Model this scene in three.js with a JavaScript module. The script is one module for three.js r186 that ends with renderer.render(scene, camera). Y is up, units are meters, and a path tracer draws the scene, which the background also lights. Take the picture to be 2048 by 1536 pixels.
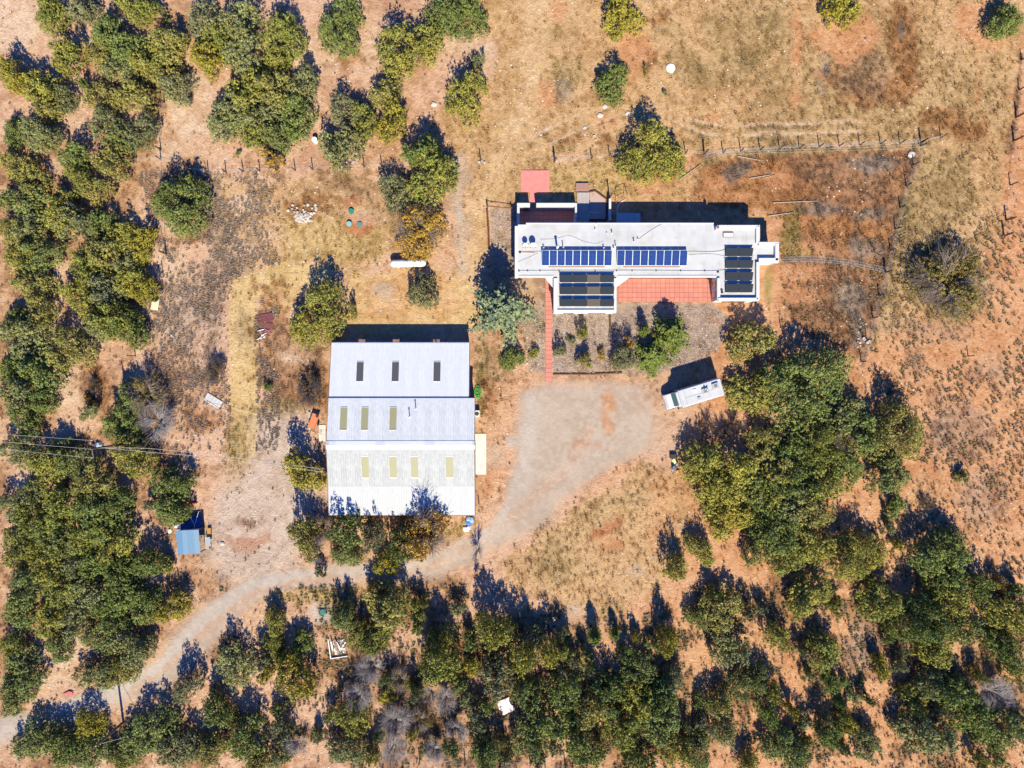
import * as THREE from 'three';
import { mergeGeometries, mergeVertices } from 'three/addons/utils/BufferGeometryUtils.js';
import { RoundedBoxGeometry } from 'three/addons/geometries/RoundedBoxGeometry.js';

// ------------------------------------------------------------------ camera, sky, sun, exposure
const scene = new THREE.Scene();
const ALT = 100, FPX = 1500;                                   // drone height in metres, focal length in photo pixels
const camera = new THREE.PerspectiveCamera(2 * Math.atan(768 / FPX) * 180 / Math.PI, 4 / 3, 1, 2000);
camera.position.set(0, ALT, 0);
camera.up.set(0, 0, -1);
camera.lookAt(0, 0, 0);

const renderer = new THREE.WebGLRenderer({ antialias: true });
renderer.toneMapping = THREE.LinearToneMapping;
renderer.toneMappingExposure = 1.66;
renderer.shadowMap.enabled = true;

const SUN_DIR = new THREE.Vector3(0.13, 0.99, 1).normalize();
const sun = new THREE.DirectionalLight(new THREE.Color(1.0, 0.93, 0.72), 4.9);
sun.position.copy(SUN_DIR).multiplyScalar(200);
sun.castShadow = true;
sun.shadow.mapSize.set(4096, 4096);
Object.assign(sun.shadow.camera, { left: -110, right: 110, top: 110, bottom: -110, near: 1, far: 500 });
scene.add(sun); scene.add(sun.target);

{ // clear deep-blue high-desert sky
  const W = 128, H = 64, d = new Float32Array(W * H * 4), v = new THREE.Vector3();
  for (let j = 0; j < H; j++) for (let i = 0; i < W; i++) {
    const el = ((j + 0.5) / H - 0.5) * Math.PI, az = ((i + 0.5) / W - 0.5) * 2 * Math.PI;
    v.set(Math.cos(az) * Math.cos(el), Math.sin(el), Math.sin(az) * Math.cos(el));
    const up = Math.max(0, v.y), hz = Math.pow(1 - up, 4), glow = Math.pow(Math.max(0, v.dot(SUN_DIR)), 24) * 0.25;
    const o = (j * W + i) * 4;
    d[o] = 0.01 + 0.07 * hz + glow; d[o + 1] = 0.078 + 0.14 * hz + glow; d[o + 2] = 0.37 + 0.14 * hz + glow; d[o + 3] = 1;
  }
  const t = new THREE.DataTexture(d, W, H, THREE.RGBAFormat, THREE.FloatType);
  t.mapping = THREE.EquirectangularReflectionMapping; t.magFilter = THREE.LinearFilter; t.needsUpdate = true;
  scene.background = t; scene.environment = t;
}

// ------------------------------------------------------------------ helpers
let seed = 7;
const rnd = () => { seed = (seed + 0x6d2b79f5) | 0; let t = Math.imul(seed ^ (seed >>> 15), 1 | seed); t = (t + Math.imul(t ^ (t >>> 7), 61 | t)) ^ t; return ((t ^ (t >>> 14)) >>> 0) / 4294967296; };
const rr = (a, b) => a + (b - a) * rnd();
const clamp = (x, a = 0, b = 1) => Math.min(b, Math.max(a, x));
const sm = (a, b, x) => { const t = clamp((x - a) / (b - a)); return t * t * (3 - 2 * t); };
// a photo pixel is a direction; h is the height above ground of what is seen there
const P = (px, py, h = 0) => { const k = 1 - h / ALT; return [(px - 1024) / 15 * k, (py - 768) / 15 * k]; };
const lin = (c) => { c /= 255; return c <= 0.04045 ? c / 12.92 : Math.pow((c + 0.055) / 1.055, 2.4); };
const srgb8 = (v) => { v = clamp(v); return 255 * (v <= 0.0031308 ? v * 12.92 : 1.055 * Math.pow(v, 1 / 2.4) - 0.055); };
const SG = 0.61;                                              // photo tone of a sunlit level surface -> base colour
const alb = (r, g, b, s = SG) => [lin(r) * s, lin(g) * s, lin(b) * s];
const used = new Map();
const numbered = (n) => { const k = used.get(n) ?? 0; used.set(n, k + 1); return k ? n + '_' + String(k).padStart(3, '0') : n; };
function tag(o, label, category, group, kind) { if (label) o.userData.label = label; if (category) o.userData.category = category; if (group) o.userData.group = group; if (kind) o.userData.kind = kind; return o; }
function thing(name, label, category, x, y, z, turn = 0, group) { const g = new THREE.Group(); g.name = numbered(name); g.position.set(x, y, z); g.rotation.y = turn; scene.add(g); return tag(g, label, category, group); }
function part(name, geo, mat, parent = scene) { const m = new THREE.Mesh(Array.isArray(geo) ? mergeGeometries(geo) : geo, mat); m.name = parent === scene ? numbered(name) : name; m.castShadow = m.receiveShadow = true; parent.add(m); return m; }
const ni = (g) => { const q = g.index ? g.toNonIndexed() : g; for (const k of Object.keys(q.attributes)) if (!['position', 'normal', 'uv'].includes(k)) q.deleteAttribute(k); return q; };
function bx(w, h, d, x = 0, y = 0, z = 0, ry = 0, rz = 0, rx = 0) { const g = ni(new THREE.BoxGeometry(w, h, d)); if (rx) g.rotateX(rx); if (rz) g.rotateZ(rz); if (ry) g.rotateY(ry); g.translate(x, y, z); return g; }
function rbx(w, h, d, r, x = 0, y = 0, z = 0, seg = 2) { const g = ni(new RoundedBoxGeometry(w, h, d, seg, r)); g.translate(x, y, z); return g; }
function cyl(r0, r1, h, x = 0, y = 0, z = 0, n = 12, open = false) { const g = ni(new THREE.CylinderGeometry(r1, r0, h, n, 1, open)); g.translate(x, y + h / 2, z); return g; }
function bar(a, b, r, r2 = r, n = 6) { const A = new THREE.Vector3(...a), B = new THREE.Vector3(...b), L = A.distanceTo(B); const g = ni(new THREE.CylinderGeometry(r2, r, L, n)); g.translate(0, L / 2, 0); g.applyQuaternion(new THREE.Quaternion().setFromUnitVectors(new THREE.Vector3(0, 1, 0), B.clone().sub(A).normalize())); g.translate(...a); return g; }
function tube(pts, r, n = 24, rs = 5) { return ni(new THREE.TubeGeometry(new THREE.CatmullRomCurve3(pts.map((p) => new THREE.Vector3(...p))), n, r, rs)); }
function slab(poly, y0, y1, bevel = 0) { // polygon [[x,z]...] extruded upward
  const s = new THREE.Shape(poly.map(([x, z]) => new THREE.Vector2(x, -z)));
  const g = new THREE.ExtrudeGeometry(s, { depth: y1 - y0, bevelEnabled: bevel > 0, bevelSize: bevel, bevelThickness: bevel, bevelSegments: 1 });
  g.rotateX(-Math.PI / 2); g.translate(0, y0, 0); return ni(g);
}
function rock(r, s) { const g = new THREE.IcosahedronGeometry(r, 1), p = g.attributes.position, keep = seed; seed = s; const m = new Map();
  for (let i = 0; i < p.count; i++) { const k = [p.getX(i), p.getY(i), p.getZ(i)].map((v) => v.toFixed(3)).join(); if (!m.has(k)) m.set(k, rr(0.7, 1.15)); const f = m.get(k); p.setXYZ(i, p.getX(i) * f, p.getY(i) * f * 0.65, p.getZ(i) * f); }
  seed = keep; g.computeVertexNormals(); return ni(g); }
const M = (c, rough = 0.9, o = {}) => { const m = new THREE.MeshStandardMaterial({ roughness: rough, ...o }); m.color.setRGB(...c); return m; };

// value noise on a wrapped lattice
function lattice(n, s) { const keep = seed; seed = s; const a = new Float32Array(n * n); for (let i = 0; i < a.length; i++) a[i] = rnd(); seed = keep; return a; }
const LN = 256, LAT = [11, 23, 37, 51, 67].map((s) => lattice(LN, s));
function vn(L, x, y) { const a = LAT[L], xi = Math.floor(x), yi = Math.floor(y); let fx = x - xi, fy = y - yi; fx = fx * fx * (3 - 2 * fx); fy = fy * fy * (3 - 2 * fy);
  const x0 = xi & 255, x1 = (xi + 1) & 255, y0 = (yi & 255) * LN, y1 = ((yi + 1) & 255) * LN;
  const p = a[y0 + x0], q = a[y0 + x1], r = a[y1 + x0], s = a[y1 + x1]; return p + (q - p) * fx + (r - p + (p - q - r + s) * fx) * fy; }
function tex(w, h, fn, srgb = true, rx = 1, ry = 1) { const d = new Uint8Array(w * h * 4); for (let j = 0; j < h; j++) for (let i = 0; i < w; i++) { const c = fn(i, j), o = (j * w + i) * 4; d[o] = srgb ? srgb8(c[0]) : 255 * clamp(c[0]); d[o + 1] = srgb ? srgb8(c[1]) : 255 * clamp(c[1]); d[o + 2] = srgb ? srgb8(c[2]) : 255 * clamp(c[2]); d[o + 3] = 255; }
  const t = new THREE.DataTexture(d, w, h); t.wrapS = t.wrapT = THREE.RepeatWrapping; t.magFilter = THREE.LinearFilter; t.minFilter = THREE.LinearMipmapLinearFilter; t.generateMipmaps = true; if (srgb) t.colorSpace = THREE.SRGBColorSpace; t.repeat.set(rx, ry); t.needsUpdate = true; return t; }

// ------------------------------------------------------------------ ground: what grows and lies where
const GX0 = -150, GY0 = -112, GW = 2348, GH = 1760, TW = 2048, TH = 1536;      // photo-pixel window that the soil map covers (1 px = 1/15 m)
const T = { // a, b: the two tones that mix; c: specks; d: how thickly tufts stand; s: speck share
  pink: { a: alb(226, 184, 152), b: alb(206, 158, 124), c: alb(162, 118, 84), d: 0.05, s: 0.1 },
  pale: { a: alb(234, 202, 172), b: alb(218, 178, 144), c: alb(168, 128, 104), d: 0.02, s: 0.05 },
  orange: { a: alb(226, 170, 124), b: alb(208, 146, 98), c: alb(150, 106, 62), d: 0.08, s: 0.1 },
  red: { a: alb(206, 130, 84), b: alb(190, 118, 74), c: alb(150, 84, 48), d: 0.03, s: 0.12 },
  tan: { a: alb(218, 178, 128), b: alb(196, 154, 104), c: alb(156, 126, 78), d: 0.4, s: 0.15 },
  olive: { a: alb(188, 160, 110), b: alb(154, 130, 84), c: alb(122, 104, 58), d: 0.8, s: 0.2 },
  yellow: { a: alb(216, 188, 122), b: alb(190, 158, 92), c: alb(140, 116, 58), d: 0.8, s: 0.14 },
  straw: { a: alb(230, 196, 138), b: alb(214, 178, 116), c: alb(178, 146, 90), d: 0.1, s: 0.08 },
  rust: { a: alb(186, 126, 74), b: alb(150, 98, 54), c: alb(112, 74, 42), d: 0.9, s: 0.22 },
  brown: { a: alb(176, 134, 100), b: alb(140, 106, 80), c: alb(92, 72, 60), d: 0.9, s: 0.25 },
  grey: { a: alb(168, 150, 134), b: alb(128, 114, 104), c: alb(92, 82, 78), d: 0.8, s: 0.25 },
  gravel: { a: alb(208, 188, 168), b: alb(196, 174, 154), c: alb(174, 152, 134), d: 0.0, s: 0.08, n: 0.4 },
  chip: { a: alb(216, 204, 192), b: alb(204, 188, 174), c: alb(170, 150, 136), d: 0.0, s: 0.1, n: 0.5 },
  pebble: { a: alb(198, 172, 150), b: alb(170, 142, 122), c: alb(126, 100, 86), d: 0.05, s: 0.3 },
  green: { a: alb(164, 156, 84), b: alb(132, 130, 62), c: alb(92, 96, 40), d: 1.0, s: 0.2 },
  litter: { a: alb(206, 158, 114), b: alb(172, 124, 84), c: alb(104, 76, 58), d: 0.25, s: 0.25 },
};
const soil = new Float32Array(TW * TH * 3), dens = new Float32Array(TW * TH);
const N1 = new Float32Array(TW * TH), N2 = new Float32Array(TW * TH), N3 = new Float32Array(TW * TH), N4 = new Float32Array(TW * TH);
for (let j = 0, o = 0; j < TH; j++) for (let i = 0; i < TW; i++, o++) {
  N1[o] = vn(0, i / 2.1, j / 2.1) * 0.6 + vn(1, i / 4.2, j / 4.2) * 0.4;
  N2[o] = vn(2, i / 6.5 + j / 40, j / 6.5 - i / 40) * 0.6 + vn(3, i / 12, j / 12) * 0.4;
  N3[o] = vn(4, i / 27, j / 27) * 0.6 + vn(0, i / 52 + 9, j / 52) * 0.4;
  N4[o] = vn(1, i / 110, j / 110 + 40) * 0.6 + vn(2, i / 220, j / 220) * 0.4;
}
function lay(o, t, w) { // blend soil type t into texel o
  if (w <= 0.004) return;
  const m = sm(0.3, 0.7, N2[o] * 0.55 + N3[o] * 0.45), sp = sm(1 - t.s * 1.5, 1.0 - t.s * 0.4, N1[o] * 0.55 + N2[o] * 0.45 + 0.14) * 0.8, nz = t.n ?? 1, f = 1 + nz * 0.44 * (N1[o] - 0.5);
  for (let c = 0; c < 3; c++) { let v = t.a[c] + (t.b[c] - t.a[c]) * m; v += (t.c[c] - v) * sp; soil[o * 3 + c] += (v * f - soil[o * 3 + c]) * w; }
  dens[o] += (t.d - dens[o]) * w;
}
const tX = (px) => (px - GX0) / GW * TW, tY = (py) => (py - GY0) / GH * TH;
function zone(px0, py0, px1, py1, edge, t, w, fn, rough = 1) { // fn gives the signed distance inside (photo px); noise roughens the outline
  const i0 = Math.max(0, Math.floor(tX(px0))), i1 = Math.min(TW - 1, Math.ceil(tX(px1))), j0 = Math.max(0, Math.floor(tY(py0))), j1 = Math.min(TH - 1, Math.ceil(tY(py1)));
  for (let j = j0; j <= j1; j++) for (let i = i0; i <= i1; i++) {
    const o = j * TW + i, d = fn(GX0 + i * GW / TW, GY0 + j * GH / TH) + rough * ((N3[o] - 0.5) * 46 + (N2[o] - 0.5) * 22 + (N1[o] - 0.5) * 9);
    lay(o, T[t], w * sm(-edge, edge, d));
  }
}
const oval = (t, w, cx, cy, rx, ry, rot = 0, edge = 10, rough = 0.7) => { const c = Math.cos(rot), s = Math.sin(rot), R = Math.max(rx, ry) + 45; zone(cx - R, cy - R, cx + R, cy + R, edge, t, w, (x, y) => { const u = ((x - cx) * c + (y - cy) * s) / rx, v = (-(x - cx) * s + (y - cy) * c) / ry; return (1 - Math.hypot(u, v)) * Math.min(rx, ry); }, rough); };
function polyDist(pts, x, y) { let inside = false, d = 1e9; for (let i = 0, j = pts.length - 1; i < pts.length; j = i++) { const [ax, ay] = pts[i], [bx_, by] = pts[j]; if ((ay > y) !== (by > y) && x < ((bx_ - ax) * (y - ay)) / (by - ay) + ax) inside = !inside; const ex = bx_ - ax, ey = by - ay, t = clamp(((x - ax) * ex + (y - ay) * ey) / (ex * ex + ey * ey)); d = Math.min(d, Math.hypot(x - ax - ex * t, y - ay - ey * t)); } return inside ? d : -d; }
const poly = (t, w, pts, edge = 12, rough = 1) => { const xs = pts.map((p) => p[0]), ys = pts.map((p) => p[1]); zone(Math.min(...xs) - 40, Math.min(...ys) - 40, Math.max(...xs) + 40, Math.max(...ys) + 40, edge, t, w, (x, y) => polyDist(pts, x, y), rough); };
function lineDist(pts, x, y) { let d = 1e9; for (let i = 1; i < pts.length; i++) { const [ax, ay] = pts[i - 1], [b0, b1] = pts[i], ex = b0 - ax, ey = b1 - ay, t = clamp(((x - ax) * ex + (y - ay) * ey) / (ex * ex + ey * ey)); d = Math.min(d, Math.hypot(x - ax - ex * t, y - ay - ey * t)); } return d; }
const stroke = (t, w, pts, half, edge = 5, rough = 0.3) => { const xs = pts.map((p) => p[0]), ys = pts.map((p) => p[1]); zone(Math.min(...xs) - half - 30, Math.min(...ys) - half - 30, Math.max(...xs) + half + 30, Math.max(...ys) + half + 30, edge, t, w, (x, y) => half - lineDist(pts, x, y), rough); };

for (let j = 0, o = 0; j < TH; j++) for (let i = 0; i < TW; i++, o++) {
  const px = GX0 + i * GW / TW, py = GY0 + j * GH / TH;
  lay(o, T.pink, 1); lay(o, T.orange, sm(700, 1500, px + (N4[o] - 0.5) * 500) * 0.9);
  lay(o, T.tan, 0.5 * sm(0.5, 0.7, N4[o]) * (py < 330 && px > 900 ? 1 : 0.5));
  lay(o, T.litter, (px < 430 ? 0.75 : py > 1150 ? 0.92 : 0.2) * sm(0.42, 0.62, N3[o] * 0.7 + N4[o] * 0.3));
}
// meadow beyond the wire fence
poly('tan', 0.85, [[890, -100], [2200, -100], [2060, 90], [2030, 300], [1850, 292], [1400, 305], [930, 330], [880, 230], [1000, 110]]);
poly('olive', 0.4, [[1500, 120], [1640, 90], [1760, 20], [1900, 100], [2020, 130], [2015, 300], [1700, 300], [1400, 300], [1390, 270], [1540, 250]], 40);
for (const [x, y, a, b] of [[1480, 60, 80, 70], [1370, 130, 40, 40], [1130, 150, 45, 40], [1560, 40, 40, 60], [1340, 60, 40, 30], [1080, 60, 40, 30], [1130, 290, 50, 20], [1450, 140, 60, 30]]) oval('olive', 0.45, x, y, a, b);
for (const [x, y, a, b, r] of [[1805, 90, 26, 75, 0], [1800, 175, 50, 34, 0.2], [1655, 150, 32, 24, 0], [1900, 235, 55, 22, 0.1], [1930, 270, 50, 14, 0], [1320, 38, 26, 16, 0], [1150, 280, 60, 14, 0], [1300, 120, 6, 16, 0], [1720, 195, 30, 20, 0]]) oval('rust', 0.75, x, y, a, b, r);
oval('brown', 0.7, 1730, 150, 60, 45); oval('grey', 0.85, 1650, 140, 15, 20); oval('grey', 0.7, 1640, 170, 14, 14); oval('grey', 0.7, 1802, 62, 4, 12, 0, 4, 0.2); oval('grey', 0.6, 1130, 180, 22, 26);
for (const [x, y, a, b] of [[1690, 70, 62, 40], [1690, 110, 24, 24], [1265, 95, 38, 32], [1965, 45, 60, 40], [1985, 90, 34, 14], [1592, 60, 8, 110], [1905, 322, 18, 16], [1428, 234, 17, 14], [1100, 20, 40, 25], [1255, 145, 14, 14], [1090, 190, 20, 30], [1210, 240, 40, 14]]) oval('orange', 0.9, x, y, a, b, 0, 7, 0.45);
for (const w of [[[1040, 285], [1150, 232], [1215, 214], [1330, 214], [1390, 243], [1460, 253], [1560, 250], [1720, 242]], [[1070, 300], [1180, 250], [1240, 229], [1330, 233], [1400, 266], [1460, 271], [1560, 268], [1720, 262]]]) { stroke('pale', 0.75, w, 3.4, 3); stroke('olive', 0.8, w.map(([x, y]) => [x, y + 6]), 1.4, 2); }
stroke('yellow', 0.6, [[1985, 270], [1988, 330], [1960, 400], [1900, 460]], 4, 5); stroke('orange', 0.5, [[1960, 110], [1955, 220], [1985, 280]], 5, 5);
poly('orange', 0.95, [[2038, 90], [2200, 60], [2200, 760], [1990, 720], [1995, 450], [2022, 300]]);
stroke('brown', 0.7, [[2042, 110], [2030, 240], [2018, 300]], 6, 5);
// weedy enclosure and the fields round it
poly('tan', 0.9, [[1830, 290], [1995, 290], [2000, 450], [1960, 520], [1830, 640], [1745, 700], [1775, 545]]);
poly('olive', 0.6, [[1830, 300], [1930, 310], [1960, 420], [1900, 480], [1800, 600], [1760, 640], [1780, 540], [1805, 420]], 20);
poly('rust', 0.85, [[1400, 312], [1832, 290], [1805, 420], [1780, 545], [1745, 650], [1720, 720], [1590, 650], [1558, 560], [1565, 430], [1400, 400], [1340, 395], [1390, 345]], 10, 0.5);
poly('brown', 0.7, [[1560, 300], [1820, 300], [1800, 420], [1650, 400]], 30); poly('brown', 0.65, [[1570, 480], [1780, 480], [1760, 600], [1720, 720], [1560, 640]], 30);
for (const [x, y, a, b] of [[1430, 368, 24, 13], [1552, 360, 22, 18], [1620, 505, 50, 20], [1590, 545, 40, 20], [1600, 590, 30, 12], [1557, 590, 8, 60], [1480, 392, 40, 8]]) oval('orange', 0.75, x, y, a, b, 0, 8, 0.6);
for (const [x, y, a, b] of [[1740, 330, 60, 20], [1720, 500, 34, 24], [1700, 590, 30, 30], [1640, 420, 26, 12], [1740, 430, 20, 10], [1720, 660, 14, 30], [1480, 340, 30, 18]]) oval('grey', 0.75, x, y, a, b);
oval('green', 0.7, 1536, 575, 9, 38, 0, 6, 0.2); oval('green', 0.5, 1580, 470, 16, 40, 0.2); oval('yellow', 0.6, 1575, 505, 22, 8);
stroke('brown', 0.9, [[1828, 300], [1800, 420], [1778, 530], [1748, 640], [1722, 730]], 7, 4, 0.2); stroke('olive', 0.8, [[1820, 380], [1796, 500], [1768, 620], [1742, 700]], 7, 5); stroke('olive', 0.7, [[1400, 330], [1470, 308], [1600, 302], [1845, 291]], 7, 5); stroke('grey', 0.6, [[1565, 520], [1660, 520], [1775, 542]], 4, 4);
poly('orange', 0.9, [[1745, 690], [1830, 640], [1990, 480], [2200, 400], [2200, 1240], [2030, 1180], [1900, 1060], [1870, 900], [1860, 790], [1730, 730]], 14);
for (const [x, y, a, b] of [[1840, 650, 34, 22], [1900, 660, 40, 24], [1830, 720, 18, 30], [1780, 650, 26, 18], [1930, 860, 60, 60], [1990, 740, 40, 30], [1960, 1000, 50, 60], [1880, 840, 20, 60]]) oval('grey', 0.42, x, y, a, b, 0, 22);
for (const [x, y, a, b] of [[1885, 712, 38, 26], [1842, 922, 26, 18], [1725, 970, 20, 18], [1960, 790, 20, 30], [1900, 1020, 40, 14]]) oval('orange', 0.95, x, y, a, b, 0, 6, 0.4);
oval('olive', 0.6, 1900, 570, 90, 80, 0, 20);
// lawn and tracks north of the house
poly('tan', 0.9, [[960, 300], [1240, 300], [1250, 370], [1300, 400], [1340, 385], [1400, 335], [1390, 400], [1225, 408], [1040, 408], [975, 412], [930, 380]]);
poly('yellow', 0.5, [[1100, 330], [1235, 325], [1260, 385], [1180, 390], [1100, 385]], 20);
stroke('pale', 0.55, [[1095, -60], [1068, 120], [1046, 220], [1008, 300]], 17, 9, 0.6); stroke('straw', 0.75, [[1085, -40], [1062, 120], [1040, 220], [1000, 310], [950, 410], [935, 560], [915, 650]], 26, 14, 0.6); stroke('pink', 0.4, [[1075, -20], [1060, 120], [1035, 230], [985, 330], [935, 430], [925, 560], [905, 660]], 24, 16, 0.8); stroke('tan', 0.55, [[1040, 40], [1020, 200], [960, 330], [915, 440], [908, 560]], 12, 10, 0.8); stroke('gravel', 0.6, [[922, 320], [915, 390], [918, 450], [925, 540]], 14, 10, 0.6); stroke('chip', 0.5, [[920, 410], [917, 440]], 6, 6);
stroke('pink', 0.6, [[960, 560], [945, 640], [965, 720], [990, 760]], 14, 10, 0.5);
// yard between the woods and the barn
poly('tan', 0.8, [[425, 355], [760, 350], [790, 500], [720, 545], [500, 545], [440, 500]]); poly('yellow', 0.55, [[560, 430], [760, 440], [770, 520], [560, 530]], 25);
stroke('grey', 0.5, [[425, 380], [445, 450], [420, 560], [425, 680], [400, 750]], 24, 14, 1); stroke('grey', 0.4, [[520, 400], [500, 470], [470, 540]], 16, 14, 1);
poly('brown', 0.5, [[640, 350], [770, 360], [780, 420], [700, 400]], 20); oval('rust', 0.7, 610, 415, 42, 22); oval('red', 0.85, 716, 450, 26, 20, 0, 6, 0.3); oval('pale', 0.6, 730, 430, 22, 10); oval('red', 0.6, 708, 405, 16, 10);
for (const [x, y, a, b] of [[560, 355, 34, 10], [490, 498, 26, 14], [480, 400, 24, 20], [540, 470, 14, 8]]) oval('pale', 0.8, x, y, a, b);
stroke('straw', 0.92, [[640, 552], [560, 556], [490, 580], [482, 640], [486, 740], [488, 850], [480, 900]], 29, 5, 0.3); oval('grey', 0.3, 482, 650, 16, 60); stroke('straw', 0.7, [[560, 560], [560, 600]], 30, 8, 0.5); 
poly('rust', 0.6, [[510, 560], [575, 570], [580, 700], [660, 715], [655, 820], [560, 815], [520, 760], [512, 640]], 10); poly('brown', 0.5, [[520, 640], [570, 640], [650, 720], [640, 790], [530, 760]], 15); oval('pale', 0.9, 574, 716, 30, 18); oval('olive', 0.7, 560, 815, 42, 14);
oval('rust', 0.75, 420, 845, 42, 26); oval('olive', 0.6, 470, 880, 30, 40);
poly('straw', 0.8, [[700, 545], [870, 535], [945, 560], [955, 660], [700, 655]]); poly('orange', 0.45, [[720, 560], [880, 540], [940, 600], [900, 640], [740, 630]], 20); oval('gravel', 0.7, 770, 590, 20, 12, 0.7);
poly('pale', 0.65, [[300, 490], [350, 480], [400, 560], [390, 680], [300, 700], [290, 620]], 18); oval('grey', 0.4, 370, 640, 40, 70);
poly('chip', 0.6, [[520, 840], [620, 830], [640, 1000], [590, 1130], [480, 1180], [410, 1120], [430, 970], [500, 920]], 26); oval('red', 0.5, 500, 1082, 34, 10); oval('red', 0.5, 425, 965, 8, 5); oval('rust', 0.5, 490, 1050, 14, 10); poly('olive', 0.4, [[440, 880], [520, 900], [480, 1000], [440, 980]], 20);
oval('green', 0.6, 962, 770, 9, 62, 0, 6, 0.4); oval('olive', 0.5, 985, 735, 30, 40); oval('rust', 0.6, 985, 800, 22, 42); oval('rust', 0.7, 1000, 985, 4, 26, 0, 3, 0.2); oval('orange', 0.5, 985, 960, 24, 30);
oval('yellow', 0.75, 920, 1058, 34, 14, -0.3); 
// bare openings in the woods
for (const [x, y, a, b] of [[20, 40, 70, 70], [385, 215, 52, 72], [150, 215, 24, 44], [120, 330, 20, 14], [340, 300, 30, 20], [130, 770, 46, 46], [110, 790, 30, 30], [45, 970, 20, 28], [120, 1300, 50, 40], [100, 1360, 50, 20], [265, 1060, 30, 14], [610, 120, 26, 60], [660, 130, 20, 20], [740, 95, 20, 50], [930, 90, 50, 20], [975, 110, 14, 40], [115, 560, 14, 40], [110, 640, 16, 22]]) oval('pale', 0.85, x, y, a, b, 0, 8, 0.5);
for (const [x, y, a, b] of [[700, 120, 30, 14], [545, 310, 24, 18], [560, 345, 20, 14], [185, 755, 24, 26], [195, 780, 20, 20], [360, 480, 30, 10]]) oval('rust', 0.6, x, y, a, b);
// clearing beyond the drive, scrub in the woods
poly('tan', 0.85, [[1000, 1120], [1100, 1050], [1200, 975], [1290, 915], [1350, 960], [1370, 1080], [1330, 1180], [1200, 1245], [1080, 1200], [1010, 1170]]);
poly('olive', 0.3, [[1080, 1070], [1180, 1000], [1330, 940], [1320, 1000], [1160, 1100], [1120, 1190], [1060, 1150]], 24); oval('red', 0.7, 1212, 1056, 36, 14, -0.5, 8, 0.4); oval('orange', 0.7, 1215, 1085, 26, 12); oval('orange', 0.5, 1320, 1040, 30, 90); oval('grey', 0.5, 1275, 1000, 22, 12); oval('olive', 0.4, 1120, 1125, 46, 44); oval('gravel', 0.5, 1275, 1140, 16, 10); oval('gravel', 0.5, 1150, 1220, 20, 20);
stroke('tan', 0.8, [[520, 1190], [600, 1185], [660, 1185], [740, 1175]], 9, 7); oval('chip', 0.7, 640, 1225, 24, 22, 0, 6, 0.4); oval('yellow', 0.6, 610, 1195, 50, 9);
poly('brown', 0.45, [[680, 1310], [1000, 1290], [1020, 1540], [740, 1540]], 30); oval('rust', 0.6, 920, 1300, 20, 20); oval('rust', 0.7, 940, 1310, 24, 10); oval('rust', 0.6, 880, 1445, 30, 10); oval('rust', 0.5, 950, 1460, 24, 16);
for (const [x, y, a, b] of [[615, 1420, 44, 40], [560, 1400, 20, 80], [800, 1290, 26, 40], [760, 1420, 14, 40]]) oval('pink', 0.8, x, y, a, b);
for (const [x, y, a, b] of [[1400, 1310, 40, 40], [1430, 1350, 30, 30], [1330, 1210, 44, 20], [1620, 1250, 60, 30], [1700, 1280, 40, 40], [1590, 1360, 40, 50], [1770, 1400, 30, 60], [1960, 1230, 30, 60], [1500, 1480, 40, 40], [1450, 1130, 60, 20], [1640, 1520, 40, 20], [1520, 1200, 16, 50]]) oval('orange', 0.6, x, y, a, b, 0, 14);
oval('pebble', 0.6, 1975, 1220, 14, 30); oval('pebble', 0.6, 1720, 1290, 30, 40); oval('chip', 0.5, 1540, 1400, 16, 10);
// planting beds of crushed stone
poly('pebble', 0.95, [[1104, 590], [1235, 600], [1425, 606], [1462, 640], [1440, 690], [1385, 730], [1300, 750], [1104, 750]], 4, 0.25);
poly('pebble', 0.85, [[978, 416], [1034, 416], [1034, 556], [1092, 556], [1092, 748], [1060, 746], [1040, 650], [990, 560]], 4, 0.3);
for (const [x, y, a, b] of [[1000, 460, 16, 34], [1060, 690, 22, 30], [1060, 600, 20, 30], [1010, 520, 10, 40]]) oval('tan', 0.6, x, y, a, b); oval('red', 0.5, 1450, 650, 20, 8); oval('tan', 0.5, 1200, 745, 100, 8); oval('green', 0.6, 1083, 640, 6, 10);
oval('rust', 0.5, 1180, 760, 40, 6); oval('rust', 0.6, 1052, 758, 14, 8); oval('green', 0.4, 1255, 605, 60, 5);
// gravel drive and turning court
const COURT = [[1040, 788], [1088, 764], [1180, 762], [1250, 763], [1312, 785], [1322, 865], [1288, 905], [1205, 943], [1150, 985], [1095, 1035], [1030, 1082], [955, 1120], [870, 1150], [780, 1163], [680, 1163], [600, 1165], [545, 1182], [480, 1230], [420, 1290], [370, 1345], [290, 1395], [200, 1430], [100, 1462], [30, 1485], [-150, 1530], [-150, 1490], [-20, 1442], [60, 1428], [150, 1395], [230, 1362], [290, 1335], [340, 1280], [400, 1215], [470, 1175], [520, 1152], [600, 1138], [680, 1135], [780, 1125], [860, 1110], [930, 1080], [985, 1045], [1012, 1000], [1025, 930], [1030, 850]];
poly('gravel', 0.6, [[1280, 770], [1340, 740], [1400, 800], [1360, 880], [1340, 930], [1270, 910]], 30, 0.8); poly('gravel', 0.96, COURT, 17, 0.55); stroke('chip', 0.6, [[-100, 1480], [60, 1445], [220, 1395], [330, 1325], [420, 1230], [520, 1168], [640, 1150], [780, 1143], [880, 1120], [970, 1075]], 16, 10, 0.3);
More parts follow.
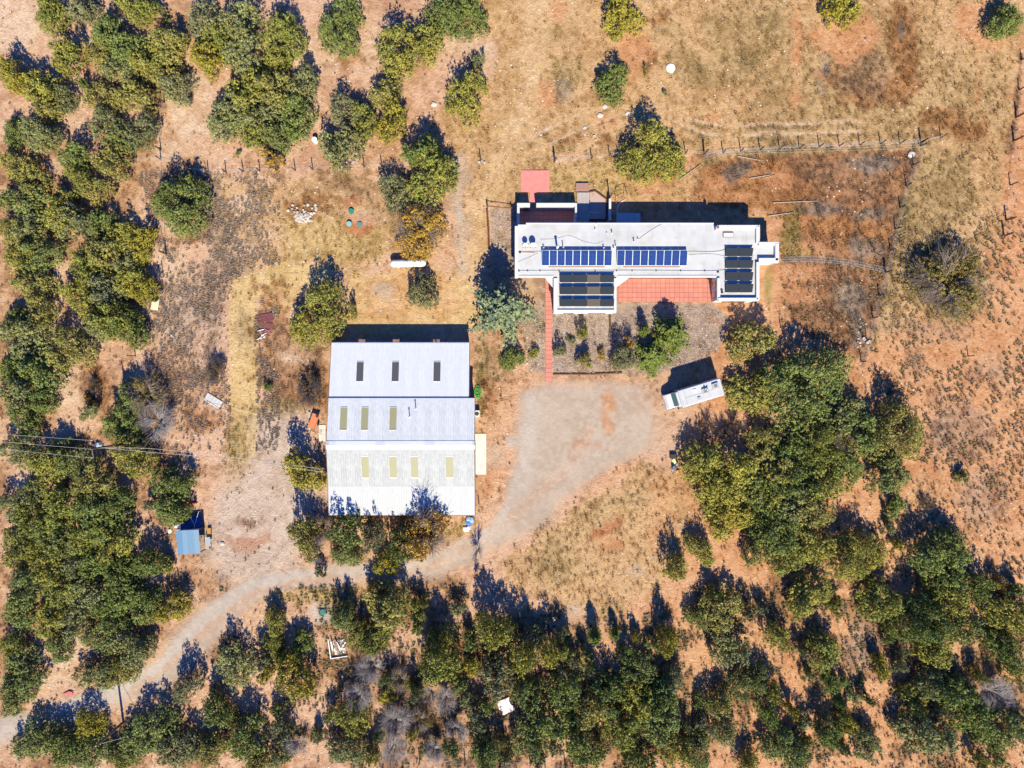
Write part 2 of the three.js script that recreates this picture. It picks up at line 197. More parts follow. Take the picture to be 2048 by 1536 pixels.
stroke('chip', 0.6, [[1060, 800], [1055, 900], [1040, 990], [980, 1070]], 16, 14); stroke('chip', 0.55, [[120, 1410], [300, 1350], [400, 1240], [500, 1165], [600, 1150]], 8, 6); stroke('pink', 0.5, [[240, 1400], [330, 1335], [430, 1245], [520, 1180], [620, 1158], [780, 1150], [900, 1120]], 6, 5); stroke('pink', 0.35, [[880, 1120], [980, 1075], [1060, 1000], [1140, 930], [1180, 860]], 10, 10);
for (const [x, y, a, b] of [[1215, 830, 10, 26], [1222, 860, 12, 10], [1210, 812, 7, 8], [1228, 888, 7, 4]]) oval('orange', 0.5, x, y, a, b, 0, 6, 1.1);
oval('red', 0.35, 1178, 890, 30, 11); poly('orange', 0.3, [[1285, 780], [1330, 740], [1400, 720], [1370, 810], [1350, 900], [1300, 905], [1290, 860]], 12); for (const [x, y, a, b] of [[1310, 800, 12, 22], [1310, 865, 20, 8], [1380, 735, 20, 8]]) oval('rust', 0.4, x, y, a, b);
oval('chip', 0.7, 1022, 888, 14, 16); oval('rust', 0.6, 1050, 820, 7, 5); oval('orange', 0.7, 1065, 808, 6, 3, 0, 4, 0.3); oval('gravel', 0.5, 985, 910, 30, 26);

const groundMap = new THREE.DataTexture(new Uint8Array(TW * TH * 4), TW, TH);
{ const d = groundMap.image.data; for (let j = 0; j < TH; j++) for (let i = 0; i < TW; i++) { const o = (j * TW + i) * 3, q = ((TH - 1 - j) * TW + i) * 4; d[q] = srgb8(soil[o]); d[q + 1] = srgb8(soil[o + 1]); d[q + 2] = srgb8(soil[o + 2]); d[q + 3] = 255; } }
groundMap.colorSpace = THREE.SRGBColorSpace; groundMap.wrapS = groundMap.wrapT = THREE.MirroredRepeatWrapping; groundMap.magFilter = THREE.LinearFilter; groundMap.minFilter = THREE.LinearMipmapLinearFilter; groundMap.generateMipmaps = true; groundMap.needsUpdate = true;
const groundBump = tex(512, 512, (i, j) => { const w = (L, s) => vn(L, (i % 512) / s, (j % 512) / s); const v = w(0, 2) * 0.3 + w(1, 5) * 0.4 + w(2, 14) * 0.3; return [v, v, v]; }, false, 9, 6.75);
const soilMat = new THREE.MeshStandardMaterial({ map: groundMap, bumpMap: groundBump, bumpScale: 0.11, roughness: 1 });
const driveMat = new THREE.MeshStandardMaterial({ map: groundMap, bumpMap: groundBump, bumpScale: 0.035, roughness: 1 });
const gu = (x, z) => [(x * 15 + 1024 - GX0) / GW, 1 - (z * 15 + 768 - GY0) / GH];
function soilUV(g) { const p = g.attributes.position, uv = new Float32Array(p.count * 2); for (let i = 0; i < p.count; i++) { const [u, v] = gu(p.getX(i), p.getZ(i)); uv[2 * i] = u; uv[2 * i + 1] = v; } g.setAttribute('uv', new THREE.BufferAttribute(uv, 2)); return g; }
{ const g = new THREE.PlaneGeometry(900, 900, 8, 8); g.rotateX(-Math.PI / 2); tag(part('ground', soilUV(g), soilMat), 'dry reddish earth with tan grass and weeds', 'ground', null, 'structure'); }
{ // the drive: a thin sheet of gravel with a ragged edge
  const pts = []; for (let i = 0; i < COURT.length; i++) { const [a, b] = COURT[i], [c, d] = COURT[(i + 1) % COURT.length], n = Math.max(1, Math.round(Math.hypot(c - a, d - b) / 7)); for (let k = 0; k < n; k++) { const x = a + (c - a) * k / n, y = b + (d - b) * k / n; const [wx, wz] = P(x + (vn(2, x / 9, y / 9) - 0.5) * 14 + rr(-2, 2), y + (vn(3, x / 9, y / 9) - 0.5) * 14 + rr(-2, 2)); pts.push([wx, wz]); } }
  const g = new THREE.ShapeGeometry(new THREE.Shape(pts.map(([x, z]) => new THREE.Vector2(x, -z)))); g.rotateX(-Math.PI / 2); g.translate(0, 0.008, 0); g.deleteAttribute('normal'); g.computeVertexNormals();
  tag(part('gravel_drive', soilUV(ni(g)), driveMat), 'pale gravel drive widening to a turning court', 'driveway', null, 'structure');
}

// ------------------------------------------------------------------ materials
const stuccoMap = tex(512, 512, (i, j) => { const a = vn(0, i / 90, j / 90), b = vn(1, i / 14, j / 14), c = vn(2, i / 3, j / 3), st = sm(0.7, 0.95, vn(3, i / 40, j / 26)) * 0.09; const v = 0.56 + (a - 0.5) * 0.06 + (b - 0.5) * 0.05 + (c - 0.5) * 0.04; return [v - st * 0.3, v - st * 0.6, v - st]; }, true, 0.11, 0.11);
const deckMat = new THREE.MeshStandardMaterial({ roughness: 0.9, map: tex(1024, 256, (i, j) => { const a = vn(0, i / 120, j / 60), b = vn(1, i / 20, j / 20), c = vn(2, i / 3, j / 3), seam = (i % 128) < 1.5 ? 0.03 : 0, dirt = sm(0.62, 0.9, vn(3, i / 34, j / 22)) * 0.07, drip = sm(0.7, 0.95, vn(4, i / 9, j / 70)) * 0.03; const v = 0.48 + (a - 0.5) * 0.07 + (b - 0.5) * 0.05 + (c - 0.5) * 0.03 - seam - drip; return [v - dirt * 0.4, v - dirt * 0.6, v - dirt]; }, true, 0.03, 0.12) });
const stucco = new THREE.MeshStandardMaterial({ map: stuccoMap, roughness: 0.92 });
const galvTex = (s, base, k) => tex(256, 512, (i, j) => { const a = vn(0, i / 7 + s, j / 60), b = vn(1, i / 40, j / 30 + s), c = vn(2, i / 2, j / 3); const u3 = ((i / 256) * 3 + 0.91) % 1, flute = (Math.abs(u3 - 0.5) > 0.4 ? -0.13 : 0) + (i < 5 || i > 251 ? -0.2 : 0); const v = 1 + ((a - 0.5) * 0.14 + (b - 0.5) * 0.2 + (c - 0.5) * 0.1) * k + flute; return base.map((x) => x * v); }, true);
const galvOld = [0, 9, 21].map((s, i) => new THREE.MeshStandardMaterial({ map: galvTex(s, [0.58 + i * 0.025, 0.59 + i * 0.025, 0.6 + i * 0.025], 1), roughness: 0.6, metalness: 0.1 }));
const galvDull = [5, 12, 27].map((s, i) => new THREE.MeshStandardMaterial({ map: galvTex(s, [0.38 + i * 0.018, 0.388 + i * 0.018, 0.393 + i * 0.018], 1.2), roughness: 0.7 })), galvMid = [8, 19, 30].map((s, i) => new THREE.MeshStandardMaterial({ map: galvTex(s, [0.455 + i * 0.012, 0.462 + i * 0.012, 0.467 + i * 0.012], 0.6), roughness: 0.65 }));
const galvNew = [3, 15, 33].map((s, i) => new THREE.MeshStandardMaterial({ map: galvTex(s, [0.66 + i * 0.016, 0.67 + i * 0.016, 0.68 + i * 0.016], 0.5), roughness: 0.5, metalness: 0.1 }));
const barnWall = M([0.42, 0.36, 0.28], 0.8), barnTrim = M([0.2, 0.09, 0.06], 0.7), steelDark = M([0.05, 0.05, 0.05], 0.6, { metalness: 0.4 });
const fibre = new THREE.MeshPhysicalMaterial({ roughness: 0.55, transmission: 0.15, thickness: 0 }); fibre.color.setRGB(0.36, 0.34, 0.19);
const polycarb = new THREE.MeshPhysicalMaterial({ roughness: 0.08, transmission: 0.86, thickness: 0, side: THREE.DoubleSide }); polycarb.color.setRGB(0.62, 0.6, 0.56);
const redTiles = [[0.5, 0.185, 0.14], [0.515, 0.195, 0.15], [0.49, 0.178, 0.133], [0.525, 0.205, 0.155]].map((c, i) => { const t = tex(64, 64, (x, y) => { const v = 0.93 + 0.12 * vn(0, x / 5 + i * 9, y / 5) + 0.1 * (vn(1, x / 1.5, y / 1.5) - 0.5); return c.map((q) => q * v); }); return new THREE.MeshStandardMaterial({ map: t, roughness: 0.85 }); });
const redSlab = new THREE.MeshStandardMaterial({ roughness: 0.85, map: tex(128, 128, (x, y) => { const v = 0.88 + 0.2 * vn(0, x / 14, y / 14) + 0.08 * vn(1, x / 2, y / 2); return [0.6 * v, 0.2 * v, 0.17 * v]; }) });
const grout = M([0.3, 0.11, 0.07], 0.95);
const woodTex = (c) => new THREE.MeshStandardMaterial({ roughness: 0.9, map: tex(64, 128, (x, y) => { const v = 0.75 + 0.4 * vn(0, x / 3, y / 30) + 0.1 * vn(1, x / 20, y / 9); return c.map((q) => q * v); }) });
const timber = woodTex([0.12, 0.055, 0.03]), plankGrey = woodTex([0.42, 0.37, 0.34]), plankBrown = woodTex([0.36, 0.2, 0.16]), poleWood = woodTex([0.16, 0.11, 0.08]);
const concrete = new THREE.MeshStandardMaterial({ roughness: 0.95, map: tex(128, 128, (x, y) => { const v = 0.85 + 0.25 * vn(0, x / 22, y / 22) + 0.08 * vn(1, x / 2, y / 2); return [0.6 * v, 0.53 * v, 0.46 * v]; }) });
const cellMap = tex(128, 256, (x, y) => { const gx = (x % 21.3), gy = (y % 21.3), l = gx < 1.3 || gy < 1.3, v = 0.85 + 0.3 * vn(0, x / 21.3, y / 21.3); return l ? [0.11, 0.15, 0.26] : [0.008 * v, 0.036 * v, 0.17 * v]; });
const cellMat = new THREE.MeshPhysicalMaterial({ map: cellMap, roughness: 0.25, specularIntensity: 0.35 });
const alu = M([0.75, 0.76, 0.78], 0.4, { metalness: 0.5 }), white = M([0.78, 0.78, 0.78], 0.5), black = M([0.02, 0.02, 0.022], 0.6), greyM = M([0.32, 0.32, 0.33], 0.7), brick = M([0.3, 0.1, 0.07], 0.9);
const rubber = (c) => { const m = new THREE.MeshPhysicalMaterial({ roughness: 0.95, specularIntensity: 0.15 }); m.color.setRGB(...c); return m; }, tubeMat = rubber([0.03, 0.036, 0.048]), tubeMatB = rubber([0.1, 0.085, 0.07]), rust = M([0.33, 0.12, 0.05], 0.85), glassDark = new THREE.MeshPhysicalMaterial({ roughness: 0.08, clearcoat: 1 }); glassDark.color.setRGB(0.03, 0.06, 0.07);

// ------------------------------------------------------------------ metal barn
const barn = thing('metal_barn', 'large metal barn with pale ribbed roof and skylight strips beside the gravel drive', 'barn', 0, 0, 0);
const sheetUnit = (() => { const g = [bx(0.988, 0.016, 1, 0, 0, 0)]; for (const x of [-0.47, -0.157, 0.157]) { const r = ni(new THREE.CylinderGeometry(0.022, 0.05, 1, 4, 1)); r.rotateY(Math.PI / 4); g.push(bx(0.06, 0.03, 1, x, 0.02, 0)); } return mergeGeometries(g); })();
const bxEnd = bx(1, 0.05, 1, 0, 0.035, 0), paneUnit = (() => { const g = new THREE.PlaneGeometry(1, 1); g.rotateX(-Math.PI / 2); return g; })();
function slope(x0, x1, zA, yA, zB, yB, lights, mats, glazed, openAt) { // zA is the north (upper in the picture) end
  const L = Math.hypot(zB - zA, yB - yA), tilt = Math.atan2(yB - yA, zB - zA);
  const place = (name, geo, mat, xa, xb, a, b, lift = 0, parent = barn) => { const m = part(name, geo, mat, parent), c = (a + b) / 2; m.scale.set(xb - xa, 1, (b - a) * L); m.position.set((xa + xb) / 2, yA + (yB - yA) * c + lift * Math.cos(tilt), zA + (zB - zA) * c - lift * Math.sin(tilt)); m.rotation.x = -tilt; return m; };
  const cuts = lights.map(([px, py0, py1]) => { const at = (py) => { let y = yA; for (let i = 0; i < 6; i++) { const z = P(0, py, y)[1]; y = yA + (yB - yA) * (z - zA) / (zB - zA); } return [(P(0, py, y)[1] - zA) / (zB - zA), y]; }; const [a, ya] = at(py0), [b] = at(py1), xc = P(px, 0, ya - 0.05)[0]; return [xc - 0.44, xc + 0.44, a, b]; }).sort((a, b) => a[0] - b[0]);
  let x = x0, n = 0;
  const run = (xa, xb) => { const k = Math.max(1, Math.round((xb - xa) / 0.93)); for (let i = 0; i < k; i++, n++) place('roof_sheet', sheetUnit, mats[(n * 7 + (n >> 1)) % mats.length], xa + (xb - xa) * i / k, xa + (xb - xa) * (i + 1) / k, 0, 1, (n % 2) * 0.004); };
  for (const [a, b, u, v] of cuts) { run(x, a); place('roof_sheet', sheetUnit, mats[n % mats.length], a, b, 0, u); place('flashing', bxEnd, alu, a, b, u - 0.012, u); place('flashing', bxEnd, alu, a, b, v, v + 0.012); place('skylight_panel', glazed === polycarb ? paneUnit : sheetUnit, glazed, a, b, u, v); place('roof_sheet', sheetUnit, mats[n % mats.length], a, b, v, 1); x = b; n++; }
  run(x, x1);
}
const BX0 = -23.43, BX1 = -4.76;
slope(BX0, -5.53, -5.33, 2.6, 1.86, 4.04, [[721, 724, 762], [791.5, 724, 762], [874.5, 724, 762]], galvNew, polycarb);
slope(BX0, BX1, 1.8, 4.2, 7.72, 5.36, [[688.5, 815, 859], [730.5, 815, 859], [787, 815, 859]], galvOld, fibre);
slope(BX0, BX1, 7.72, 5.36, 13.07, 4.46, [[730, 913, 955], [786, 913, 955], [829, 913, 955], [899, 913, 955]], galvDull, fibre);
slope(BX0, BX1, 13.0, 4.44, 16.78, 4.0, [], galvMid, fibre);
part('ridge_cap', (() => { const a = bx(BX1 - BX0 + 0.1, 0.02, 0.55, 0, 0, -0.26, 0, 0, -Math.atan2(1.16, 5.92)), b = bx(BX1 - BX0 + 0.1, 0.02, 0.55, 0, 0, 0.26, 0, 0, Math.atan2(0.9, 5.35)); const g = mergeGeometries([a, b]); g.translate((BX0 + BX1) / 2, 5.37, 7.72); return g; })(), galvNew[1], barn);
{ // walls under the main roof, open lean-to to the north
  const wallE = (x) => { const s = new THREE.Shape([[1.9, 0], [16.5, 0], [16.5, 3.92], [13.05, 4.36], [7.72, 5.24], [1.9, 4.1]].map(([z, y]) => new THREE.Vector2(z, y))); const g = new THREE.ExtrudeGeometry(s, { depth: 0.12, bevelEnabled: false }); g.rotateY(-Math.PI / 2); g.translate(x, 0, 0); return ni(g); };
  part('wall', wallE(BX0 + 0.3), barnWall, barn); part('wall', wallE(BX1 - 0.2), barnWall, barn);
  part('wall', bx(18.0, 3.9, 0.12, -14.1, 1.95, 16.45), barnWall, barn); part('wall', bx(18.0, 4.0, 0.12, -14.1, 2.0, 1.95), barnWall, barn);
  for (const [x, a, ya, b, yb] of [[BX0 - 0.03, -5.33, 2.52, 1.86, 3.96], [-5.5, -5.33, 2.52, 1.86, 3.96], [BX0 - 0.03, 1.86, 4.12, 7.72, 5.28], [BX1 + 0.03, 1.86, 4.12, 7.72, 5.28], [BX0 - 0.03, 7.72, 5.28, 13.05, 4.38], [BX1 + 0.03, 7.72, 5.28, 13.05, 4.38], [BX0 - 0.03, 13.05, 4.36, 16.78, 3.92], [BX1 + 0.03, 13.05, 4.36, 16.78, 3.92]]) part('rake_trim', bar([x, ya, a], [x, yb, b], 0.06, 0.06, 4), barnTrim, barn);
  part('gutter', bx(18.7, 0.1, 0.1, -14.1, 3.92, 16.82), barnTrim, barn); part('gutter', bx(17.9, 0.08, 0.08, -14.48, 2.52, -5.38), alu, barn);
  for (let i = 0; i < 5; i++) part('post', bx(0.15, 2.5, 0.15, -23.1 + i * 4.35, 1.25, -5.1), barnTrim, barn);
  part('beam', bx(17.6, 0.2, 0.1, -14.45, 2.42, -5.1), barnTrim, barn);
  part('wall', bx(0.1, 2.2, 5.0, -23.1, 1.1, -0.8), barnTrim, barn);
  part('door', bx(0.06, 3.2, 4.2, BX1 - 0.11, 1.6, 10.1), M([0.5, 0.5, 0.5], 0.6), barn);
  for (const [px, py, h] of [[819, 833, 1.0], [831, 817, 0.8]]) { const [x, z] = P(px, py, 4.9); part('vent_pipe', [cyl(0.06, 0.06, h, x, 4.5, z, 10), cyl(0.11, 0.02, 0.12, x, 4.5 + h, z, 10)], alu, barn); }
}
{ const [x, z] = P(959, 908); tag(part('concrete_apron', rbx(1.6, 0.12, 5.45, 0.02, x + 0.1, 0.05, z), concrete), 'pale concrete apron slab at the open side door of the metal barn', 'slab', null); }
{ const [x, z] = P(650, 866); tag(part('concrete_step', rbx(0.9, 0.12, 2.2, 0.02, x - 0.35, 0.05, z), concrete), 'small concrete step by the barn wall next to rust coloured cart', 'slab'); }
{ const [x, z] = P(956, 827); const t = thing('air_conditioner', 'grey air conditioner box standing against the barn wall near green barrel', 'air conditioner', x - 0.1, 0, z); part('case', rbx(0.7, 0.8, 0.9, 0.04, 0, 0.42, 0), M([0.6, 0.58, 0.52], 0.6), t); part('fan_grille', cyl(0.26, 0.26, 0.02, 0, 0.825, 0, 20), black, t); }
{ const [x, z] = P(952, 785); const t = thing('garden_hose', 'bright green hose coiled on the ground against the barn wall', 'hose', x + 0.2, 0.03, z); const p = []; for (let i = 0; i < 60; i++) { const a = i * 0.42, r = 0.25 + 0.12 * Math.sin(i * 0.7) + i * 0.004; p.push([Math.cos(a) * r * 0.8, 0.02 + i * 0.0035, Math.sin(a) * r * 1.5]); } part('coil', tube(p, 0.05, 240, 6), M([0.04, 0.3, 0.05], 0.5), t); }

// ------------------------------------------------------------------ flat-roofed house
const house = thing('adobe_house', 'long white flat roofed stucco house carrying solar panels', 'house', 0, 0, 0);
const HR = 3.5;                                                                  // roof deck height
const q = (px, py, h = HR) => P(px, py, h);
{
  const deck = [[1030, 450], [1052, 450], [1052, 445], [1428, 445], [1428, 450], [1520, 450], [1520, 484], [1558, 484], [1558, 524], [1519, 524], [1519, 601], [1434, 601], [1434, 555], [1233, 555], [1233, 625], [1107, 625], [1107, 555], [1030, 555]].map(([a, b]) => q(a, b));
  part('roof_deck', slab(deck, HR - 0.25, HR), deckMat, house);
  const W = (x0, y0, x1, y1) => { const [a, b] = q(x0, y0), [c, d] = q(x1, y1); return bx(c - a, HR - 0.25, d - b, (a + c) / 2, (HR - 0.25) / 2, (b + d) / 2); };
  part('wall', [W(1032, 453, 1430, 546)], stucco, house); part('wall', [W(1109, 546.5, 1231, 623)], stucco, house); part('wall', [W(1437, 453, 1517, 599)], stucco, house); part('wall', [W(1517.5, 487, 1556, 522)], stucco, house);
  const edge = (x0, y0, x1, y1, h, t = 0.3) => { const [a, b] = q(x0, y0, HR + h), [c, d] = q(x1, y1, HR + h); const hz = Math.abs(d - b) < Math.abs(c - a); return hz ? rbx(Math.abs(c - a) + 0.02, h, t, 0.04, (a + c) / 2, HR + h / 2 - 0.01, (b + d) / 2) : rbx(t, h, Math.abs(d - b) + 0.02, 0.04, (a + c) / 2, HR + h / 2 - 0.01, (b + d) / 2); };
  for (const a of [[1033, 452, 1033, 556, 0.3, 0.45], [1036, 451.5, 1052, 451.5, 0.28, 0.35], [1053, 446.3, 1428, 446.3, 0.08, 0.14], [1036, 552.5, 1107, 552.5, 0.1, 0.25], [1235, 552.5, 1434, 552.5, 0.1, 0.25], [1111, 556, 1111, 622, 0.22, 0.5], [1230.5, 556, 1230.5, 622, 0.22, 0.35], [1108.5, 622.5, 1232.5, 622.5, 0.2, 0.45], [1437.5, 556, 1437.5, 599, 0.32, 0.4], [1438, 453, 1516, 453, 0.34, 0.42], [1516, 453, 1516, 486, 0.4, 0.45], [1516, 524, 1516, 599, 0.45, 0.42], [1437, 598.5, 1517, 598.5, 0.45, 0.42], [1518, 487, 1557, 487, 0.5, 0.45], [1554.5, 487, 1554.5, 521, 0.55, 0.48], [1518, 520.5, 1557, 520.5, 0.55, 0.62]]) part('parapet', edge(...a), stucco, house);
  // triangular corner canopies
  for (const t of [[[1090, 556], [1107.5, 556], [1107.5, 578]], [[1232.5, 556], [1258, 556], [1232.5, 575]]]) part('corner_canopy', slab(t.map(([a, b]) => q(a, b, 3)), 2.95, 3.05), stucco, house);
  // openings on the shaded and sunny sides
  const gl = (x0, x1, y, h0, h1) => { const [a, b] = q(x0, y), [c] = q(x1, y); const w = part('window', bx(Math.abs(c - a), h1 - h0, 0.06, (a + c) / 2, (h0 + h1) / 2, b + 0.035), glassDark, house); part('frame_rail', bx(Math.abs(c - a) + 0.12, 0.07, 0.1, (a + c) / 2, h1 + 0.03, b + 0.045), timber, w); part('frame_rail', bx(Math.abs(c - a) + 0.12, 0.07, 0.1, (a + c) / 2, h0 - 0.03, b + 0.045), timber, w); };
  gl(1250, 1275, 546, 0.3, 2.3); gl(1300, 1330, 546, 0.9, 2.2); gl(1355, 1385, 546, 0.3, 2.3); gl(1130, 1150, 623, 0.9, 2.2); gl(1180, 1215, 623, 0.9, 2.2); gl(1455, 1500, 599, 0.9, 2.2);
  for (const y of [565, 585]) { const [x, z] = q(1437, y); part('window', bx(0.06, 1.5, 0.9, x - 0.035, 1.5, z), glassDark, house); }
  const [hx, hz] = q(1456, 470, HR); const sk = part('roof_hatch', bx(1.35, 0.16, 0.62, hx, HR + 0.09, hz), barnTrim, house); part('pane', bx(1.25, 0.03, 0.5, hx, HR + 0.19, hz + 0.02), M([0.55, 0.6, 0.66], 0.15), sk);
  const [cx, cz] = q(1432, 457); const ch = part('chimney', rbx(0.42, 0.9, 0.42, 0.03, cx, HR + 0.45, cz + 0.1), stucco, house); part('flue', cyl(0.13, 0.13, 0.25, cx, HR + 0.9, cz + 0.1, 12), rust, ch);
  for (const [px, py, h, r] of [[1114, 497, 1.5, 0.13], [1126, 496, 0.9, 0.06], [1087, 496.5, 0.5, 0.07], [1207, 496.5, 0.5, 0.07], [1231, 493, 0.75, 0.06], [1192, 448, 0.4, 0.06], [1190, 460, 0.35, 0.05], [1213.5, 467, 0.25, 0.04], [1223.5, 467, 0.5, 0.07], [1267.5, 483.5, 0.5, 0.07], [1275, 479, 0.3, 0.06], [1464.5, 458, 0.3, 0.04], [1227, 497, 0.4, 0.08]]) { const [x, z] = q(px, py); const v = part('vent_pipe', cyl(r, r, h, x, HR, z, 12), white, house); part('cap', cyl(r * 1.5, r * 0.5, 0.1, x, HR + h, z, 12), alu, v); }
  const run = (pts, r = 0.025, m = greyM, n = 20) => part('conduit', tube(pts.map(([a, b]) => { const [x, z] = q(a, b); return [x, HR + 0.05, z]; }), r, n, 5), m, house);
  run([[1031, 541.5], [1150, 541], [1300, 541], [1434, 541.5], [1450, 540]], 0.035); run([[1376, 503], [1434, 503], [1452, 499]], 0.035); run([[1036, 504], [1082, 503]], 0.03); run([[1275, 480], [1300, 462], [1325, 447]], 0.025, M([0.45, 0.3, 0.22], 0.8)); run([[1080, 479], [1108, 478], [1140, 472], [1170, 484], [1195, 487], [1207, 482]], 0.015); run([[1036, 524], [1060, 514], [1076, 506]], 0.015); run([[1378, 510], [1420, 508], [1450, 512]], 0.015);
  run([[1040, 504.5], [1070, 505.5]], 0.03, M([0.5, 0.2, 0.14], 0.8)); 
  for (const x of [1055, 1080, 1118, 1190, 1233, 1264, 1312, 1361, 1409]) { const [a, b] = q(x, 541.3); part('conduit_block', bx(0.14, 0.08, 0.18, a, HR + 0.04, b), black, house); }
  for (const [x0, x1] of [[1097, 1209], [1247, 1360]]) { const [a, b] = q(x0, 533.8), [c] = q(x1, 533.8); part('ballast_board', bx(c - a, 0.05, 0.14, (a + c) / 2, HR + 0.03, b), M([0.42, 0.27, 0.18], 0.9), house); }
  for (const [px, py] of [[1435.5, 544], [1443, 580], [1444, 585], [1037, 542], [1040, 505]]) { const [a, b] = q(px, py); part('junction_box', rbx(0.26, 0.14, 0.2, 0.02, a, HR + 0.08, b), black, house); }
}
// electric solar panels: two rows of nine, tilted to the sun
const pvCell = (() => { const g = bx(0.93, 0.012, 1.9, 0, 0.028, 0); return g; })(), pvFrame = mergeGeometries([bx(0.985, 0.04, 0.035, 0, 0, 0.96), bx(0.985, 0.04, 0.035, 0, 0, -0.96), bx(0.03, 0.04, 1.885, 0.478, 0, 0), bx(0.03, 0.04, 1.885, -0.478, 0, 0), bx(0.92, 0.015, 1.88, 0, 0, 0)]);
{ const p = pvCell.attributes.position, nn = pvCell.attributes.normal, uv = pvCell.attributes.uv; for (let i = 0; i < p.count; i++) if (nn.getY(i) > 0.5) uv.setXY(i, p.getX(i) / 0.93 + 0.5, p.getZ(i) / 1.9 + 0.5); }
for (const [x0, name] of [[1083, 'blue solar panel row next to the roof dishes'], [1233.5, 'blue solar panel row on the roof towards the rooftop hatch']]) {
  const [a, zF] = q(x0, 531, HR + 0.15), [b] = q(x0 + 140.5, 531, HR + 0.15), t = thing('solar_array', name, 'solar panels', (a + b) / 2, HR, zF, 0), tilt = 0.25;
  for (let i = 0; i < 9; i++) { const pan = part('panel', pvFrame, alu, t); pan.position.set((i - 4) * (b - a) / 9, 0.12 + Math.sin(tilt) * 0.97, -Math.cos(tilt) * 0.97); pan.rotation.x = tilt; part('cells', pvCell, cellMat, pan); }
  part('rail', bx(b - a, 0.05, 0.05, 0, 0.2, -0.4), alu, t); part('rail', bx(b - a, 0.05, 0.05, 0, 0.44, -1.5), alu, t);
  for (let i = 0; i < 5; i++) { const x = (i - 2) * 2.2; part('leg', bar([x, 0, -1.6], [x, 0.45, -1.6], 0.03), alu, t); part('leg', bar([x, 0, -0.4], [x, 0.19, -0.4], 0.03), alu, t); }
}
// black hot-water collectors: dark ribbed boards on tilted racks with concrete ballast
const ribPanel = (w, d) => { const g = [bx(w, 0.03, d)]; const n = Math.round(d / 0.14); for (let i = 0; i < n; i++) g.push(bx(w, 0.02, 0.05, 0, 0.025, (i + 0.5) * d / n - d / 2)); return mergeGeometries(g); };
function collectors(rows, xs, label, mats, group) {
  for (const [yT, yB] of rows) {
    const [xa, zF] = q(xs[0], yB, HR + 0.12), [xb] = q(xs[xs.length - 1], yB, HR + 0.12), zT = q(0, yT, HR + 0.5)[1], d = zF - zT, rise = 0.42, t = thing('heat_collector', label, 'collector', (xa + xb) / 2, HR, zF, 0, group), tilt = Math.atan2(rise, d), L = Math.hypot(rise, d);
    for (let i = 1; i < xs.length; i++) { const l = q(xs[i - 1], yB, HR + 0.12)[0], r = q(xs[i], yB, HR + 0.12)[0]; const m = part('board', ribPanel(r - l - 0.03, L), mats[i - 1], t); m.position.set((l + r) / 2 - t.position.x, 0.1 + rise / 2, -d / 2); m.rotation.x = tilt; }
    for (let i = 0; i < xs.length; i++) { const x = clamp(q(xs[i], yB, HR + 0.12)[0] - t.position.x, -(xb - xa) / 2 + 0.15, (xb - xa) / 2 - 0.15); part('rack_leg', bar([x, 0.02, -d - 0.02], [x, 0.1 + rise, -d], 0.025), alu, t); part('ballast_block', rbx(0.42, 0.16, 0.2, 0.015, x, 0.08, -d - 0.28), concrete, t); part('ballast_block', rbx(0.3, 0.06, 0.16, 0.01, x, 0.03, 0.02), concrete, t); }
  }
}
collectors([[549.5, 564.5], [573, 588.5], [598, 612.5]], [1119, 1145.6, 1173.6, 1200.3, 1228], 'black ribbed heat collector row of four boards on the white roof wing', [tubeMat, tubeMat, tubeMatB, tubeMat], 'collector rows of four boards');
collectors([[496, 512.4], [520, 536], [544, 560.6], [568, 584.7]], [1450, 1477, 1505], 'black ribbed heat collector row of two boards inside the tall parapet', [tubeMat, tubeMat], 'collector rows of two boards');
for (const [px, r, l] of [[1051, 0.34, 'smaller pale satellite dish on the white roof'], [1066, 0.42, 'larger pale satellite dish on the white roof']]) {
  const [x, z] = q(px, 489, HR + 0.3), t = thing('satellite_dish', l, 'satellite dish', x, HR, z); const pts = []; for (let i = 0; i <= 8; i++) pts.push(new THREE.Vector2(r * i / 8 + 0.001, 0.13 * r / 0.4 * (i / 8) ** 2));
  const d = ni(new THREE.LatheGeometry(pts, 24)); d.rotateX(0.95); d.translate(0, 0.75, 0.05); part('reflector', d, new THREE.MeshStandardMaterial({ color: 0xb9bcc0, roughness: 0.6, side: THREE.DoubleSide }), t); part('mast', bar([0, 0, 0], [0, 0.78, 0], 0.03), greyM, t); part('feed_arm', [bar([0, 0.5, 0.1], [0, 0.85, 0.62], 0.015), bx(0.08, 0.08, 0.14, 0, 0.87, 0.62)], greyM, t); part('ballast_frame', [bx(0.8, 0.05, 0.1, 0, 0.03, 0.3), bx(0.8, 0.05, 0.1, 0, 0.03, -0.1), bx(0.1, 0.05, 0.5, -0.3, 0.03, 0.1), bx(0.1, 0.05, 0.5, 0.3, 0.03, 0.1)], greyM, t);
  for (const s of [-1, 1]) part('ballast_block', rbx(0.3, 0.14, 0.3, 0.015, s * 0.25, 0.12, 0.12), concrete, t);
}
